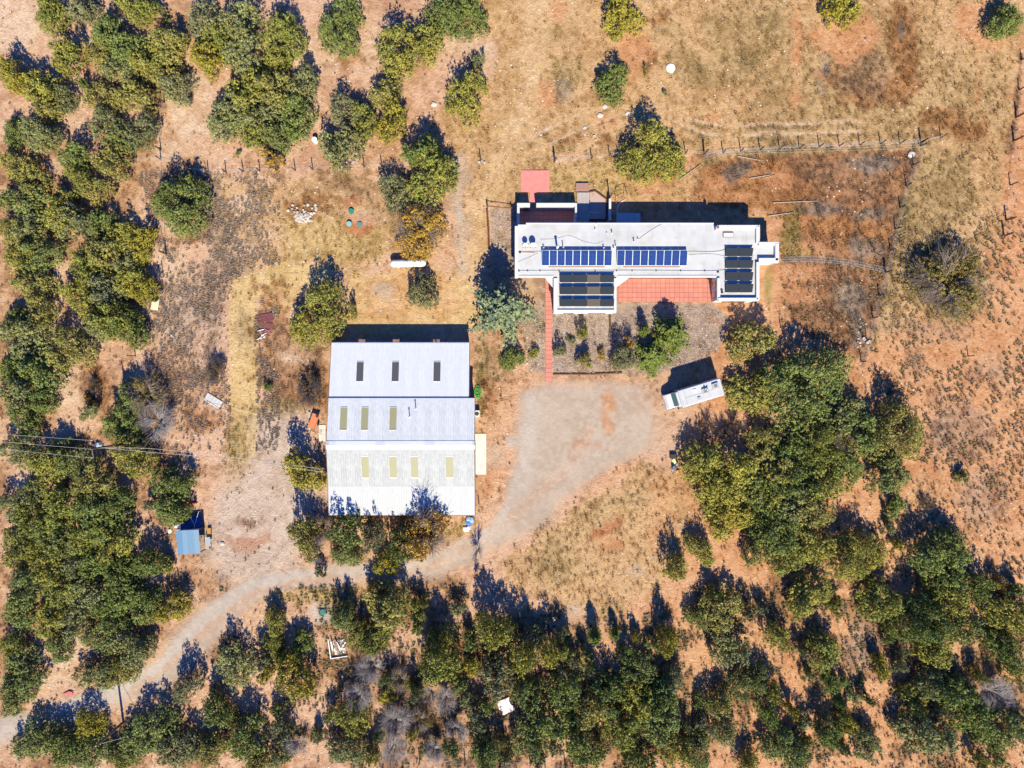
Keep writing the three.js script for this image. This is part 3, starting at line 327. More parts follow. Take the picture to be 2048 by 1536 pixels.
// tiled terrace, walkway, slab, courtyard
function tiles(parentName, label, x0, y0, x1, y1, nx, ny, cat = 'paving') { const [a, b] = P(x0, y0), [c, d] = P(x1, y1), t = thing(parentName, label, cat, (a + c) / 2, 0, (b + d) / 2); t.userData.kind = 'structure';
  part('bed', bx(c - a, 0.08, d - b, 0, 0.03, 0), grout, t); const w = (c - a) / nx, l = (d - b) / ny, g = rbx(w - 0.035, 0.05, l - 0.035, 0.012, 0, 0, 0, 1);
  for (let j = 0; j < ny; j++) for (let i = 0; i < nx; i++) { const m = part('tile', g, redTiles[Math.floor(rnd() * 4)], t); m.position.set(a - (a + c) / 2 + (i + 0.5) * w, 0.075 + rr(0, 0.006), b - (b + d) / 2 + (j + 0.5) * l); m.rotation.z = rr(-0.006, 0.006); m.rotation.x = rr(-0.006, 0.006); } return t; }
tiles('red_terrace', 'red tiled terrace between the white roof wings', 1236, 557, 1424, 604, 20, 5); tiles('red_walkway', 'narrow red tiled walkway crossing the stone bed', 1090.5, 559, 1104, 763, 1, 23);
{ const [a, b] = P(1042, 341), [c, d] = P(1098, 384); tag(part('red_slab', rbx(c - a, 0.14, d - b, 0.015, (a + c) / 2, 0.05, (b + d) / 2), redSlab), 'smooth pinkish red concrete slab on the lawn outside the courtyard gate', 'slab', null, 'structure'); const [e, f] = P(1059, 384.3), [g, h] = P(1073, 408); tag(part('red_path', bx(g - e, 0.13, h - f, (e + g) / 2, 0.05, (f + h) / 2), redSlab), 'short red path from the courtyard gate to the red slab', 'path', null, 'structure'); }
tiles('courtyard_floor', 'dark red paved courtyard floor inside the white walls', 1039.5, 414, 1153, 464, 12, 6);
{ const t = thing('courtyard_wall', 'low white courtyard wall with a gate gap', 'wall', 0, 0, 0), H = 1.9; const w = (x0, y0, x1, y1, h = H) => { const [a, b] = P(x0, y0, h), [c, d] = P(x1, y1, h); part('wall_panel', rbx(c - a, h, d - b, 0.05, (a + c) / 2, h / 2, (b + d) / 2), stucco, t); };
  w(1034, 405.5, 1060, 412); w(1072.5, 405.5, 1154, 412); w(1034, 412.2, 1039.3, 451); w(1150, 412.2, 1154, 434); w(1149, 434.2, 1153.5, 452, 1.3); }
{ const [x, z] = P(1051, 418); const t = thing('black_kettle_grill', 'round black covered grill in the courtyard corner', 'grill', x, 0.1, z); part('bowl', (() => { const g = ni(new THREE.SphereGeometry(0.42, 20, 12)); g.scale(1, 0.7, 1); g.translate(0, 0.75, 0); return g; })(), black, t); for (let i = 0; i < 3; i++) part('leg', bar([Math.cos(i * 2.1) * 0.35, 0, Math.sin(i * 2.1) * 0.35], [Math.cos(i * 2.1) * 0.2, 0.6, Math.sin(i * 2.1) * 0.2], 0.02), black, t); part('lid_handle', bar([-0.1, 1.06, 0], [0.1, 1.06, 0], 0.02), alu, t); }
{ const [x, z] = P(1099, 416); const t = thing('bench', 'pale slatted bench against the inner courtyard wall', 'bench', x, 0.1, z); for (let i = 0; i < 4; i++) part('slat', rbx(1.7, 0.05, 0.1, 0.01, 0, 0.45, -0.18 + i * 0.12), plankGrey, t); for (const [a, b] of [[-0.75, -0.15], [0.75, -0.15], [-0.75, 0.15], [0.75, 0.15]]) part('leg', bx(0.07, 0.43, 0.07, a, 0.215, b), timber, t); }
{ const [x, z] = P(1142, 416.5); const t = thing('storage_chest', 'pale storage chest in the courtyard corner', 'chest', x, 0.1, z); part('box', rbx(1.0, 0.5, 0.42, 0.02, 0, 0.25, 0), plankGrey, t); part('lid', rbx(1.06, 0.05, 0.48, 0.015, 0, 0.53, 0), M([0.55, 0.52, 0.48], 0.7), t); }
{ const [a, b] = P(1151.5, 367.5), [c, d] = P(1177, 384); const t = thing('brown_deck', 'small brown plank deck beside the lawn', 'deck', (a + c) / 2, 0, (b + d) / 2); for (let i = 0; i < 8; i++) part('plank', rbx(c - a, 0.05, (d - b) / 8 - 0.02, 0.008, 0, 0.33, (i - 3.5) * (d - b) / 8), plankBrown, t); for (const x of [-1, 1]) part('joist', bx(0.08, 0.3, d - b - 0.05, x * ((c - a) / 2 - 0.1), 0.15, 0), timber, t); }
{ const [a, b] = P(1154, 386), [c, d] = P(1178, 456); const t = thing('grey_ramp_deck', 'long weathered grey plank deck leading to the house', 'deck', (a + c) / 2, 0, (b + d) / 2); for (let i = 0; i < 9; i++) part('plank', rbx((c - a) / 9 - 0.02, 0.05, d - b, 0.008, (i - 4) * (c - a) / 9, 0.27, 0), plankGrey, t); for (const z of [-1, 0, 1]) part('joist', bx(c - a - 0.05, 0.24, 0.08, 0, 0.12, z * ((d - b) / 2 - 0.1)), timber, t); }
{ const t = thing('raised_bed', 'stone filled planting bed edged with dark timber by the plank deck', 'planter', 0, 0, 0); const c = [[1179, 384], [1190, 382], [1213, 399], [1213, 440], [1179, 440]].map(([x, y]) => P(x, y)); for (let i = 0; i < 4; i++) part('edging_timber', bar([c[i][0], 0.14, c[i][1]], [c[i + 1][0], 0.14, c[i + 1][1]], 0.12, 0.12, 4), timber, t); part('stone_fill', slab(c, 0.0, 0.1), M([0.42, 0.3, 0.25], 1), t); }
{ const [x, z] = P(1219, 396); const t = thing('gate_post', 'tall dark gate post beside the raised bed', 'post', x, 0, z); part('shaft', bx(0.16, 2.4, 0.16, 0, 1.2, 0), timber, t); part('cap', bx(0.24, 0.06, 0.24, 0, 2.43, 0), timber, t); }
{ const [a, b] = P(1219, 404, 1.2), [c, d] = P(1221, 434, 1.2); const t = thing('low_stucco_wall', 'narrow pale stucco wall standing out from the house near the gate post', 'wall', (a + c) / 2, 0, (b + d) / 2); part('wall_panel', rbx(0.22, 1.2, d - b + 0.8, 0.03, 0, 0.6, 0), stucco, t); part('coping', rbx(0.3, 0.06, d - b + 0.9, 0.02, 0, 1.23, 0), concrete, t); }
{ const [x, z] = P(1243, 402); const t = thing('swing_frame', 'rusty metal swing frame on the lawn edge', 'frame', x, 0, z); const A = [-0.6, 0], B = [0.55, -0.5]; for (const [px, pz] of [A, B]) { part('leg', bar([px - 0.25, 0, pz + 0.45], [px, 1.9, pz], 0.035), rust, t); part('leg', bar([px + 0.25, 0, pz - 0.3], [px, 1.9, pz], 0.035), rust, t); } part('top_bar', bar([-0.65, 1.9, 0.02], [0.6, 1.9, -0.52], 0.035), rust, t); part('cross_bar', bar([-0.72, 0.9, 0.2], [0.45, 0.9, -0.25], 0.025), rust, t); }
{ const t = thing('white_pipe', 'thin bent white pipe lying beside the house wall', 'pipe', 0, 0, 0); part('bend', tube([[1233, 430], [1235, 415], [1239, 407], [1250, 399]].map(([x, y]) => { const [a, b] = P(x, y); return [a, 0.06, b]; }), 0.05, 30, 8), white, t); part('end_cap', cyl(0.07, 0.07, 0.1, ...(() => { const [a, b] = P(1233, 430); return [a, 0.01, b]; })(), 10), white, t); }
{ const [a, b] = P(1230, 430), [c, d] = P(1278, 452); const t = thing('lean_to_shelf', 'low grey board shelter in the shade against the house', 'shelter', (a + c) / 2, 0, (b + d) / 2); for (let i = 0; i < 4; i++) part('roof_board', rbx((c - a) / 4 - 0.02, 0.04, d - b, 0.01, (i - 1.5) * (c - a) / 4, 1.15 + (i % 2) * 0.01, 0), M([0.35, 0.4, 0.42], 0.7), t); for (const [x, z] of [[-1, -1], [1, -1], [-1, 1], [1, 1]]) part('post', bx(0.09, 1.13, 0.09, x * ((c - a) / 2 - 0.1), 0.565, z * ((d - b) / 2 - 0.1)), timber, t); }
{ const t = thing('clothes_line', 'slender metal line frame in the shade north of the white roof', 'frame', ...(() => { const [x, z] = P(1186, 430); return [x, 0, z]; })()); part('upright', bar([0, 0, 0], [0, 1.6, 0], 0.03), alu, t); part('arm', bar([-0.6, 1.6, 0], [0.7, 1.6, 0], 0.025), alu, t); part('brace', bar([-0.6, 1.6, 0], [-0.6, 1.0, 0.6], 0.02), alu, t); }
// bed edging
{ const edging = (label, pts) => { const t = thing('timber_edging', label, 'edging', 0, 0, 0); for (let i = 1; i < pts.length; i++) { const [a, b] = P(...pts[i - 1]), [c, d] = P(...pts[i]); const n = Math.max(1, Math.round(Math.hypot(c - a, d - b) / 2.4)); for (let k = 0; k < n; k++) part('timber', bar([a + (c - a) * k / n, 0.1, b + (d - b) * k / n], [a + (c - a) * (k + 0.97) / n, 0.1, b + (d - b) * (k + 0.97) / n], 0.13, 0.13, 4), timber, t); } };
  edging('brown timber edging along the stone bed at the house end', [[974, 418], [977, 460], [978, 500]]); edging('brown timber edging at the foot of the stone bed facing the gravel court', [[1106, 748], [1180, 748], [1245, 745]]); edging('thin dark timber edging dividing the stone bed below the black collectors', [[1219, 627], [1221, 668]]);
  const [a, b] = P(975, 414); const t = thing('corner_gate', 'low dark timber gate at the corner of the stone bed', 'gate', a, 0, b); part('post', bx(0.18, 1.1, 0.18, 0, 0.55, 0.1), timber, t); part('post', bx(0.14, 1.0, 0.14, 3.2, 0.5, 0.3), timber, t); part('rail', bar([0, 0.95, 0.1], [3.2, 0.75, 0.3], 0.06, 0.06, 4), timber, t); }

// ------------------------------------------------------------------ camper van
{
  const [cx, cz] = P(1403, 785.5, 3), van = thing('camper_van', 'white high roofed camper van parked nose out of the trees', 'van', cx, 0, cz, 0.294);
  const paint = new THREE.MeshPhysicalMaterial({ roughness: 0.35, clearcoat: 0.6, clearcoatRoughness: 0.15 }); paint.color.setRGB(0.55, 0.55, 0.56);
  const roofM = new THREE.MeshStandardMaterial({ roughness: 0.6, map: tex(128, 64, (x, y) => { const v = 0.42 + 0.07 * vn(0, x / 20, y / 16) + 0.03 * vn(1, x / 2, y / 2) - ((x % 42) < 2 ? 0.05 : 0); return [v, v, v * 1.01]; }) });
  part('body', rbx(5.7, 2.35, 2.34, 0.14, 0, 1.72, 0, 3), paint, van);
  part('roof', [rbx(5.55, 0.12, 2.2, 0.05, 0.05, 2.93, 0)], roofM, van);
  part('roof_seam', [bx(4.6, 0.012, 0.06, 0.2, 2.996, 0.05), bx(0.07, 0.013, 2.0, -2.15, 2.996, 0)], greyM, van);
  const cab = new THREE.Shape([[-4.35, 0.5], [-2.6, 0.5], [-2.6, 2.25], [-2.95, 2.22], [-3.45, 1.42], [-4.2, 1.22], [-4.38, 0.95]].map(([x, y]) => new THREE.Vector2(x, y)));
  const g = new THREE.ExtrudeGeometry(cab, { depth: 1.66, bevelEnabled: true, bevelSize: 0.1, bevelThickness: 0.16, bevelSegments: 4 }); g.translate(0, 0, -0.83); part('cab', ni(g), paint, van);
  const ws = new THREE.Shape([[-0.84, 0], [-0.5, -0.1], [0.5, -0.1], [0.84, 0], [0.8, 0.82], [-0.8, 0.82]].map(([x, y]) => new THREE.Vector2(x, y))), wg = new THREE.ExtrudeGeometry(ws, { depth: 0.03, bevelEnabled: false }); wg.rotateY(-Math.PI / 2); wg.rotateZ(-0.56); wg.translate(-3.535, 1.5, 0); const tealGlass = new THREE.MeshPhysicalMaterial({ roughness: 0.05, clearcoat: 1 }); tealGlass.color.setRGB(0.02, 0.11, 0.12); part('windscreen', ni(wg), tealGlass, van);
  part('bumper', rbx(0.25, 0.28, 2.1, 0.08, -4.4, 0.55, 0), greyM, van); for (const s of [-1, 1]) { part('headlight', rbx(0.12, 0.2, 0.34, 0.04, -4.42, 0.95, s * 0.72), M([0.7, 0.7, 0.72], 0.15), van); part('mirror', rbx(0.16, 0.34, 0.3, 0.05, -3.15, 1.6, s * 1.2), black, van); part('side_window', bx(0.6, 0.5, 0.03, -3.0, 1.75, s * 1.035), glassDark, van); part('side_window', bx(1.0, 0.5, 0.03, 0.3, 2.1, s * 1.18), glassDark, van); for (const x of [-3.55, 1.8]) { const w = ni(new THREE.CylinderGeometry(0.38, 0.38, 0.26, 20)); w.rotateX(Math.PI / 2); w.translate(x, 0.38, s * 1.0); const wheel = part('wheel', w, black, van); const r = ni(new THREE.CylinderGeometry(0.22, 0.22, 0.28, 16)); r.rotateX(Math.PI / 2); r.translate(x, 0.38, s * 1.0); part('rim', r, alu, wheel); } }
  const ac = M([0.36, 0.38, 0.4], 0.6); for (const [x, z, w, d] of [[0.5, -0.1, 0.8, 0.75], [1.95, -0.35, 0.85, 0.75]]) { const u = part('roof_unit', rbx(w, 0.24, d, 0.06, x, 3.11, z), ac, van); part('grille', [bx(w * 0.5, 0.03, 0.06, x, 3.24, z - 0.15), bx(w * 0.5, 0.03, 0.06, x, 3.24, z), bx(w * 0.5, 0.03, 0.06, x, 3.24, z + 0.15)], black, u); }
  part('roof_vent', rbx(0.45, 0.1, 0.45, 0.04, -0.75, 3.04, -0.5), white, van); part('roof_vent', rbx(0.42, 0.14, 0.42, 0.04, -0.5, 3.06, 0.62), ac, van); part('antenna', [cyl(0.12, 0.1, 0.25, 0.5, 3.23, -0.32, 12), bx(0.2, 0.2, 0.03, 0.85, 3.33, -0.3)], ac, van);
  part('rear_ladder', [bar([2.9, 0.9, 0.7], [2.9, 2.95, 0.7], 0.02), bar([2.9, 0.9, 1.0], [2.9, 2.95, 1.0], 0.02), ...[1.2, 1.6, 2.0, 2.4, 2.8].map((y) => bar([2.9, y, 0.7], [2.9, y, 1.0], 0.018))], alu, van);
  part('underbody', bx(7.4, 0.3, 1.9, -0.7, 0.42, 0), black, van);
}
// ------------------------------------------------------------------ propane tank
{ const [x, z] = P(816, 526, 1), t = thing('propane_tank', 'long cream propane tank half in tree shade', 'tank', x, 0, z, 0.02); const g = ni(new THREE.CapsuleGeometry(0.5, 3.75, 8, 24)); g.rotateZ(Math.PI / 2); g.translate(0, 0.85, 0); part('vessel', g, M([0.72, 0.68, 0.6], 0.45), t); part('dome_lid', cyl(0.22, 0.18, 0.22, -0.2, 1.3, 0, 16), M([0.6, 0.58, 0.52], 0.5), t); for (const s of [-1, 1]) part('saddle', bx(0.3, 0.5, 0.9, s * 1.35, 0.25, 0), concrete, t); part('relief_valve', cyl(0.04, 0.04, 0.25, 1.0, 1.32, 0, 8), rust, t); }
// ------------------------------------------------------------------ septic and well covers
for (const [px, py, r, h, c, l] of [[702, 422, 0.33, 0.3, [0.02, 0.2, 0.15], 'dark green round septic riser lid standing alone'], [698, 447.5, 0.32, 0.35, [0.2, 0.42, 0.37], 'faded pale green round septic riser lid'], [719.5, 449, 0.33, 0.18, [0.1, 0.2, 0.2], 'dull grey green round septic lid'], [645.5, 1225, 0.36, 0.22, [0.01, 0.19, 0.16], 'teal round septic lid set in white chips near the drive']]) { const [x, z] = P(px, py, h), t = thing('septic_lid', l, 'lid', x, 0, z); part('riser', cyl(r, r, h - 0.05, 0, 0, 0, 24), M(c.map((v) => v * 0.6), 0.7), t); part('cover', [cyl(r + 0.03, r + 0.03, 0.05, 0, h - 0.05, 0, 24), bx(r, 0.03, 0.06, 0, h + 0.01, 0), bx(0.06, 0.03, r, 0, h + 0.011, 0)], M(c, 0.6), t); }
{ const [x, z] = P(1341, 137), t = thing('well_cover', 'round white well cover in the dry meadow', 'cover', x, 0, z); part('collar', cyl(0.62, 0.6, 0.18, 0, 0, 0, 28), M([0.62, 0.64, 0.58], 0.7), t); part('lid', [cyl(0.52, 0.46, 0.08, 0, 0.18, 0, 28), bx(0.5, 0.03, 0.05, 0, 0.27, 0), bx(0.4, 0.03, 0.05, 0, 0.27, 0.15)], M([0.72, 0.74, 0.68], 0.6), t); }
{ const [x, z] = P(632, 283), t = thing('white_barrel', 'white barrel under the tree by the wire fence', 'barrel', x, 0, z); part('drum', cyl(0.33, 0.33, 0.8, 0, 0, 0, 20), M([0.75, 0.76, 0.74], 0.5), t); part('lid', cyl(0.35, 0.35, 0.05, 0, 0.8, 0, 20), white, t); }
// ------------------------------------------------------------------ blue-roofed shed and clutter
{
  const [a, b] = P(353, 1060, 2.2), [c, d] = P(399, 1109, 2.2), w = c - a, l = d - b, t = thing('blue_shed', 'small open shed with blue sheet metal roof under the trees', 'shed', (a + c) / 2, 0, (b + d) / 2, 0.05);
  const mats = [[0.1, 0.21, 0.34], [0.15, 0.26, 0.37], [0.13, 0.24, 0.36], [0.17, 0.27, 0.36]].map((q3) => M(q3, 0.5)); for (let i = 0; i < 4; i++) { const m = part('roof_sheet', [bx(w / 4 - 0.01, 0.02, l), ...[-0.3, -0.1, 0.1, 0.3].map((x) => bx(0.03, 0.02, l, x * w / 3.2, 0.02, 0))], mats[i], t); m.position.set((i - 1.5) * w / 4, 2.12 + (i % 2) * 0.012, 0); m.rotation.x = 0.08; }
  for (const [x, z] of [[-1, -1], [1, -1], [-1, 1], [1, 1]]) part('post', bx(0.1, 2.0 - z * 0.12, 0.1, x * (w / 2 - 0.15), 1.0 - z * 0.06, z * (l / 2 - 0.15)), timber, t); part('back_wall', bx(w - 0.3, 1.5, 0.05, 0, 0.75, -l / 2 + 0.15), plankGrey, t);
  const pl = thing('pallet_rack', 'stack of grey pallet boards leaning beside the blue roofed shed', 'pallets', a - 0.35, 0, (b + d) / 2, 0.05); for (let i = 0; i < 6; i++) part('slat', rbx(0.62, 0.05, 0.22, 0.01, 0, 0.62, (i - 2.5) * 0.5), plankGrey, pl); for (const s of [-1, 1]) part('stringer', bx(0.06, 0.6, 2.9, s * 0.25, 0.3, 0), timber, pl);
  const wb = thing('work_bench', 'low bench with pale boards at the open side of the blue shed', 'bench', c + 0.45, 0, (b + d) / 2 + 0.1, 0.05); part('top', [rbx(0.2, 0.05, 1.6, 0.01, -0.25, 0.7, 0.3), rbx(0.2, 0.05, 1.6, 0.01, 0, 0.7, 0.3)], plankGrey, wb); part('panel', bx(0.5, 0.04, 1.1, 0.12, 0.74, 0.1), M([0.3, 0.36, 0.42], 0.5), wb); part('crate', rbx(0.5, 0.4, 0.8, 0.02, 0.1, 0.2, -1.2), M([0.4, 0.22, 0.06], 0.9), wb); for (const [x, z] of [[-0.3, -0.4], [0.2, -0.4], [-0.3, 1], [0.2, 1]]) part('leg', bx(0.06, 0.68, 0.06, x, 0.34, z), timber, wb);
  const [e, f] = P(385, 1036), tp = thing('tarp_frame', 'blue tarp stretched on a pale pipe frame behind the shed', 'tarp', e, 0, f); part('tarp', (() => { const s = new THREE.PlaneGeometry(2.9, 2.0, 14, 10); s.rotateX(-Math.PI / 2); const p = s.attributes.position; for (let i = 0; i < p.count; i++) p.setY(i, 0.55 + 0.12 * Math.sin(p.getX(i) * 2.3 + p.getZ(i)) * Math.cos(p.getZ(i) * 2) + 0.1 * vn(0, p.getX(i) * 2 + 9, p.getZ(i) * 2 + 9)); s.computeVertexNormals(); s.translate(-0.1, 0, 0.5); return s; })(), new THREE.MeshStandardMaterial({ color: new THREE.Color().setRGB(0.02, 0.07, 0.25), roughness: 0.6, side: THREE.DoubleSide }), tp); for (const [p, r] of [[[-1.4, 0.9, -0.2], [-0.2, 1.0, -1.1]], [[-0.2, 1.0, -1.1], [0.7, 0.9, 0.9]], [[0.7, 0.9, 0.9], [0.4, 0.9, 1.5]], [[1.2, 0.9, -1], [0.7, 0.9, 0.6]]]) part('pipe', bar(p, r, 0.025), alu, tp); for (const [x, z] of [[-1.4, -0.2], [-0.2, -1.1], [0.7, 0.9], [1.2, -1]]) part('upright', bar([x, 0, z], [x, 1, z], 0.025), alu, tp);
  const rc = P(382, 1006), rs = thing('red_tub', 'small red upturned plastic tub lying behind the blue tarp', 'tub', rc[0], 0, rc[1], 0.08); const hull = ni(new THREE.SphereGeometry(1, 20, 10, 0, 6.2832, 0, 1.5708)); hull.scale(0.95, 0.3, 0.24); part('shell', hull, M([0.42, 0.02, 0.02], 0.5), rs); part('rib', bx(1.5, 0.04, 0.04, 0, 0.3, 0), M([0.3, 0.02, 0.02], 0.6), rs);
  for (const [px, py, s] of [[352, 1048, 0.45], [341, 1062, 0.3]]) { const [x, z] = P(px, py), r = part('white_sack', (() => { const g = rock(s, 300 + px); g.translate(0, s * 0.5, 0); return g; })(), M([0.75, 0.75, 0.73], 0.8)); r.position.set(x, 0, z); tag(r, s > 0.4 ? 'large lumpy white sack beside the blue tarp' : 'smaller lumpy white sack beside the pallet boards', 'sack'); }
  const [lx, lz] = P(330, 1072), lg = part('fallen_pole', bar([-1.3, 0.12, 0.35], [1.2, 0.3, -0.3], 0.09, 0.06, 8), poleWood); lg.position.set(lx, 0, lz); tag(lg, 'thin dark fallen pole leaning towards the pallet boards', 'log');
}
// ------------------------------------------------------------------ scrap and debris
function sheet(name, label, px, py, w, l, turn, mat, cat, lift = 0.12, group) { const [x, z] = P(px, py), t = thing(name, label, cat, x, 0, z, turn, group); const n = 5; for (let i = 0; i < n; i++) { const m = part('panel', [bx(w, 0.02, l / n - 0.02), bx(w, 0.03, 0.05, 0, 0.02, 0)], mat, t); m.position.set(0, lift, (i - 2) * l / n); m.rotation.z = 0.03; } part('bearer', bx(0.1, lift, l, -w * 0.3, lift / 2, 0), timber, t); part('bearer', bx(0.1, lift, l, w * 0.3, lift / 2, 0), timber, t); return t; }
sheet('corrugated_sheet', 'pale grey corrugated metal sheet lying askew on the weeds', 427, 802, 1.15, 2.4, 1.02, M([0.55, 0.52, 0.5], 0.5, { metalness: 0.2 }), 'metal sheet');
sheet('scrap_roofing', 'maroon scrap roofing sheets with the whole stack flat in the weeds', 530, 636, 2.2, 1.1, 0.18, M([0.18, 0.05, 0.06], 0.8), 'metal sheet'); sheet('scrap_roofing', 'maroon scrap roofing sheets with pale broken strips', 534, 656, 1.6, 1.3, -0.1, M([0.22, 0.07, 0.07], 0.8), 'metal sheet');
{ const [x, z] = P(530, 668), t = thing('scrap_strips', 'tangle of pale torn metal strips at the end of the maroon scrap', 'scrap', x, 0, z); for (let i = 0; i < 14; i++) part('strip', bar([rr(-1, 1), 0.05 + i * 0.015, rr(-0.8, 0.6)], [rr(-1, 1), 0.1 + i * 0.02, rr(-0.6, 0.8)], 0.05, 0.03, 4), i % 3 ? alu : M([0.3, 0.12, 0.1], 0.8), t); }
{ const [x, z] = P(630, 842), t = thing('rust_cart', 'rust orange flatbed cart parked beside the barn wall', 'cart', x, 0, z, -0.35); part('bed', [rbx(0.95, 0.08, 2.0, 0.02, 0, 0.62, 0), bx(0.06, 0.12, 2.0, -0.46, 0.7, 0), bx(0.06, 0.12, 2.0, 0.46, 0.7, 0)], M([0.52, 0.17, 0.07], 0.8), t); for (const s of [-1, 1]) { const w = ni(new THREE.CylinderGeometry(0.28, 0.28, 0.14, 16)); w.rotateZ(Math.PI / 2); w.translate(s * 0.6, 0.28, 0.2); part('wheel', w, black, t); } part('axle', bx(1.1, 0.08, 0.08, 0, 0.3, 0.2), steelDark, t); part('drawbar', bar([0, 0.5, 0.9], [0.05, 0.2, 2.0], 0.04), rust, t); part('load', [bx(0.3, 0.14, 0.3, 0.2, 0.72, -0.8)], black, t); }
{ const [x, z] = P(622, 838), t = thing('pale_boards', 'pale scrap boards on the ground around the rust orange cart', 'boards', x, 0, z); for (let i = 0; i < 5; i++) part('board', rbx(0.25, 0.04, rr(1, 1.8), 0.01, 0, 0, 0), plankGrey, t).position.set(rr(-0.3, 0.3), 0.04 + i * 0.045, rr(-0.4, 0.8)); }
{ const [x, z] = P(311, 609), t = thing('cream_board', 'cream coloured board lying on bare ground', 'board', x, 0, z, -0.15); part('panel', rbx(0.95, 0.06, 1.5, 0.01, 0, 0.1, 0), M([0.72, 0.62, 0.42], 0.8), t); part('batten', bx(0.08, 0.06, 1.4, 0, 0.04, 0), timber, t); const u = P(312, 598), g = ni(new THREE.TorusGeometry(0.32, 0.13, 10, 20)); g.rotateX(Math.PI / 2); g.translate(0, 0.26, 0); const w = part('old_tyre', g, black); w.position.set(u[0], 0, u[1]); tag(w, 'worn black tyre resting on the cream board', 'tyre'); }
{ const stone = [M([0.5, 0.45, 0.4], 0.95), M([0.46, 0.42, 0.38], 0.95), M([0.4, 0.32, 0.27], 0.95)], rocks = [0, 1, 2, 3].map((i) => rock(0.28, 900 + i));
  const pile = (label, px, py, rx, rz, n, s) => { const [x, z] = P(px, py), t = thing('rubble_pile', label, 'rubble', x, 0, z); for (let i = 0; i < n; i++) { const a = rr(0, 6.3), q0 = Math.sqrt(rnd()), m = part('stone', rocks[i % 4], stone[i % 3], t), k = rr(0.5, 1.2) * s; m.scale.setScalar(k); m.position.set(Math.cos(a) * q0 * rx, 0.1 * k + (1 - q0) * 0.18, Math.sin(a) * q0 * rz); m.rotation.y = a * 3; } };
  pile('heap of broken white stones among rusty weeds', 609, 434, 1.25, 0.75, 46, 0.8); pile('ring of loose pale stones scattered round the white stone heap', 606, 420, 2.4, 0.9, 16, 0.8); pile('string of small pale stones across the red earth among low trees', 1786, 1420, 0.25, 2.2, 20, 0.6); pile('scatter of pale stones on bare slope beside round tree', 1970, 1215, 1.6, 3.2, 44, 0.7); pile('few white stones under the fence by the weedy enclosure', 1183, 275, 1.2, 0.6, 8, 0.5); pile('loose white stones beside the tall weeds near the wire fence', 700, 305, 0.9, 1.6, 10, 0.8); pile('scatter of stones along the weedy enclosure edge', 1727, 675, 0.9, 3.2, 14, 0.8); pile('white stones around the foot of the iron fence post', 963, 326, 0.5, 0.3, 9, 0.6); pile('white stones around the foot of the lawn post', 1110, 321, 0.35, 0.5, 8, 0.6); pile('loose stones lying along the stone bed border', 1040, 715, 1.5, 1.0, 18, 0.5);
  for (const [px, py, s, l] of [[868, 209, 2.2, 'white boulder alone on the pink earth between trees'], [1822, 309, 2.6, 'pale boulder at the corner of the weedy enclosure'], [1256, 227, 2.0, 'flat grey stone block beside the wheel tracks'], [1200, 231, 2.3, 'pale square stone block where the wheel tracks begin'], [1210, 213, 1.8, 'white crumbled stone lying above the wheel tracks'], [1654, 1253, 1.2, 'white stone in the shadow of a low tree'], [1170, 256, 1.5, 'white stone between wheel tracks and fence'], [1082, 270, 1.0, 'small white stone near the start of the wheel tracks'], [445, 1087, 1.8, 'pale flat stone on bare yard beside the shed bench']]) { const [x, z] = P(px, py), m = part('boulder', rocks[Math.floor(px) % 4], stone[1]); m.position.set(x, 0.04 * s, z); m.scale.set(s * 0.75, s * 0.45, s * 0.62); tag(m, l, 'rock'); }
}
{ const [x, z] = P(676, 1294), t = thing('broken_crate', 'broken white painted crate panel lying between trees', 'crate', x, 0, z, 0.15); part('floor_panel', rbx(1.5, 0.05, 1.9, 0.02, 0.2, 0.06, 0), M([0.72, 0.68, 0.64], 0.8), t); part('side_board', rbx(0.12, 0.3, 2.6, 0.02, -1.1, 0.15, 0), white, t); part('side_board', rbx(2.3, 0.3, 0.1, 0.02, 0, 0.15, 1.3), white, t); for (let i = 0; i < 6; i++) part('slat', rbx(0.2, 0.04, 1.2, 0.01, rr(-0.7, 0.9), 0.14 + i * 0.05, rr(-0.6, 0.5)), i % 2 ? white : plankBrown, t).rotation.y = rr(-1, 1); }
{ const [x, z] = P(1009, 1412), t = part('white_tarp', (() => { const s = new THREE.PlaneGeometry(1.7, 1.9, 12, 12); s.rotateX(-Math.PI / 2); const p = s.attributes.position; for (let i = 0; i < p.count; i++) { p.setY(i, 0.12 + 0.3 * vn(0, p.getX(i) * 3 + 20, p.getZ(i) * 3 + 20)); p.setX(i, p.getX(i) + 0.4 * vn(1, p.getZ(i) * 2 + 5, p.getX(i) + 5)); } s.computeVertexNormals(); return s; })(), new THREE.MeshStandardMaterial({ color: 0xe6dcd8, roughness: 0.8, side: THREE.DoubleSide })); t.position.set(x, 0, z); t.rotation.y = 0.4; tag(t, 'crumpled white tarp on the ground in the woods', 'tarp'); }
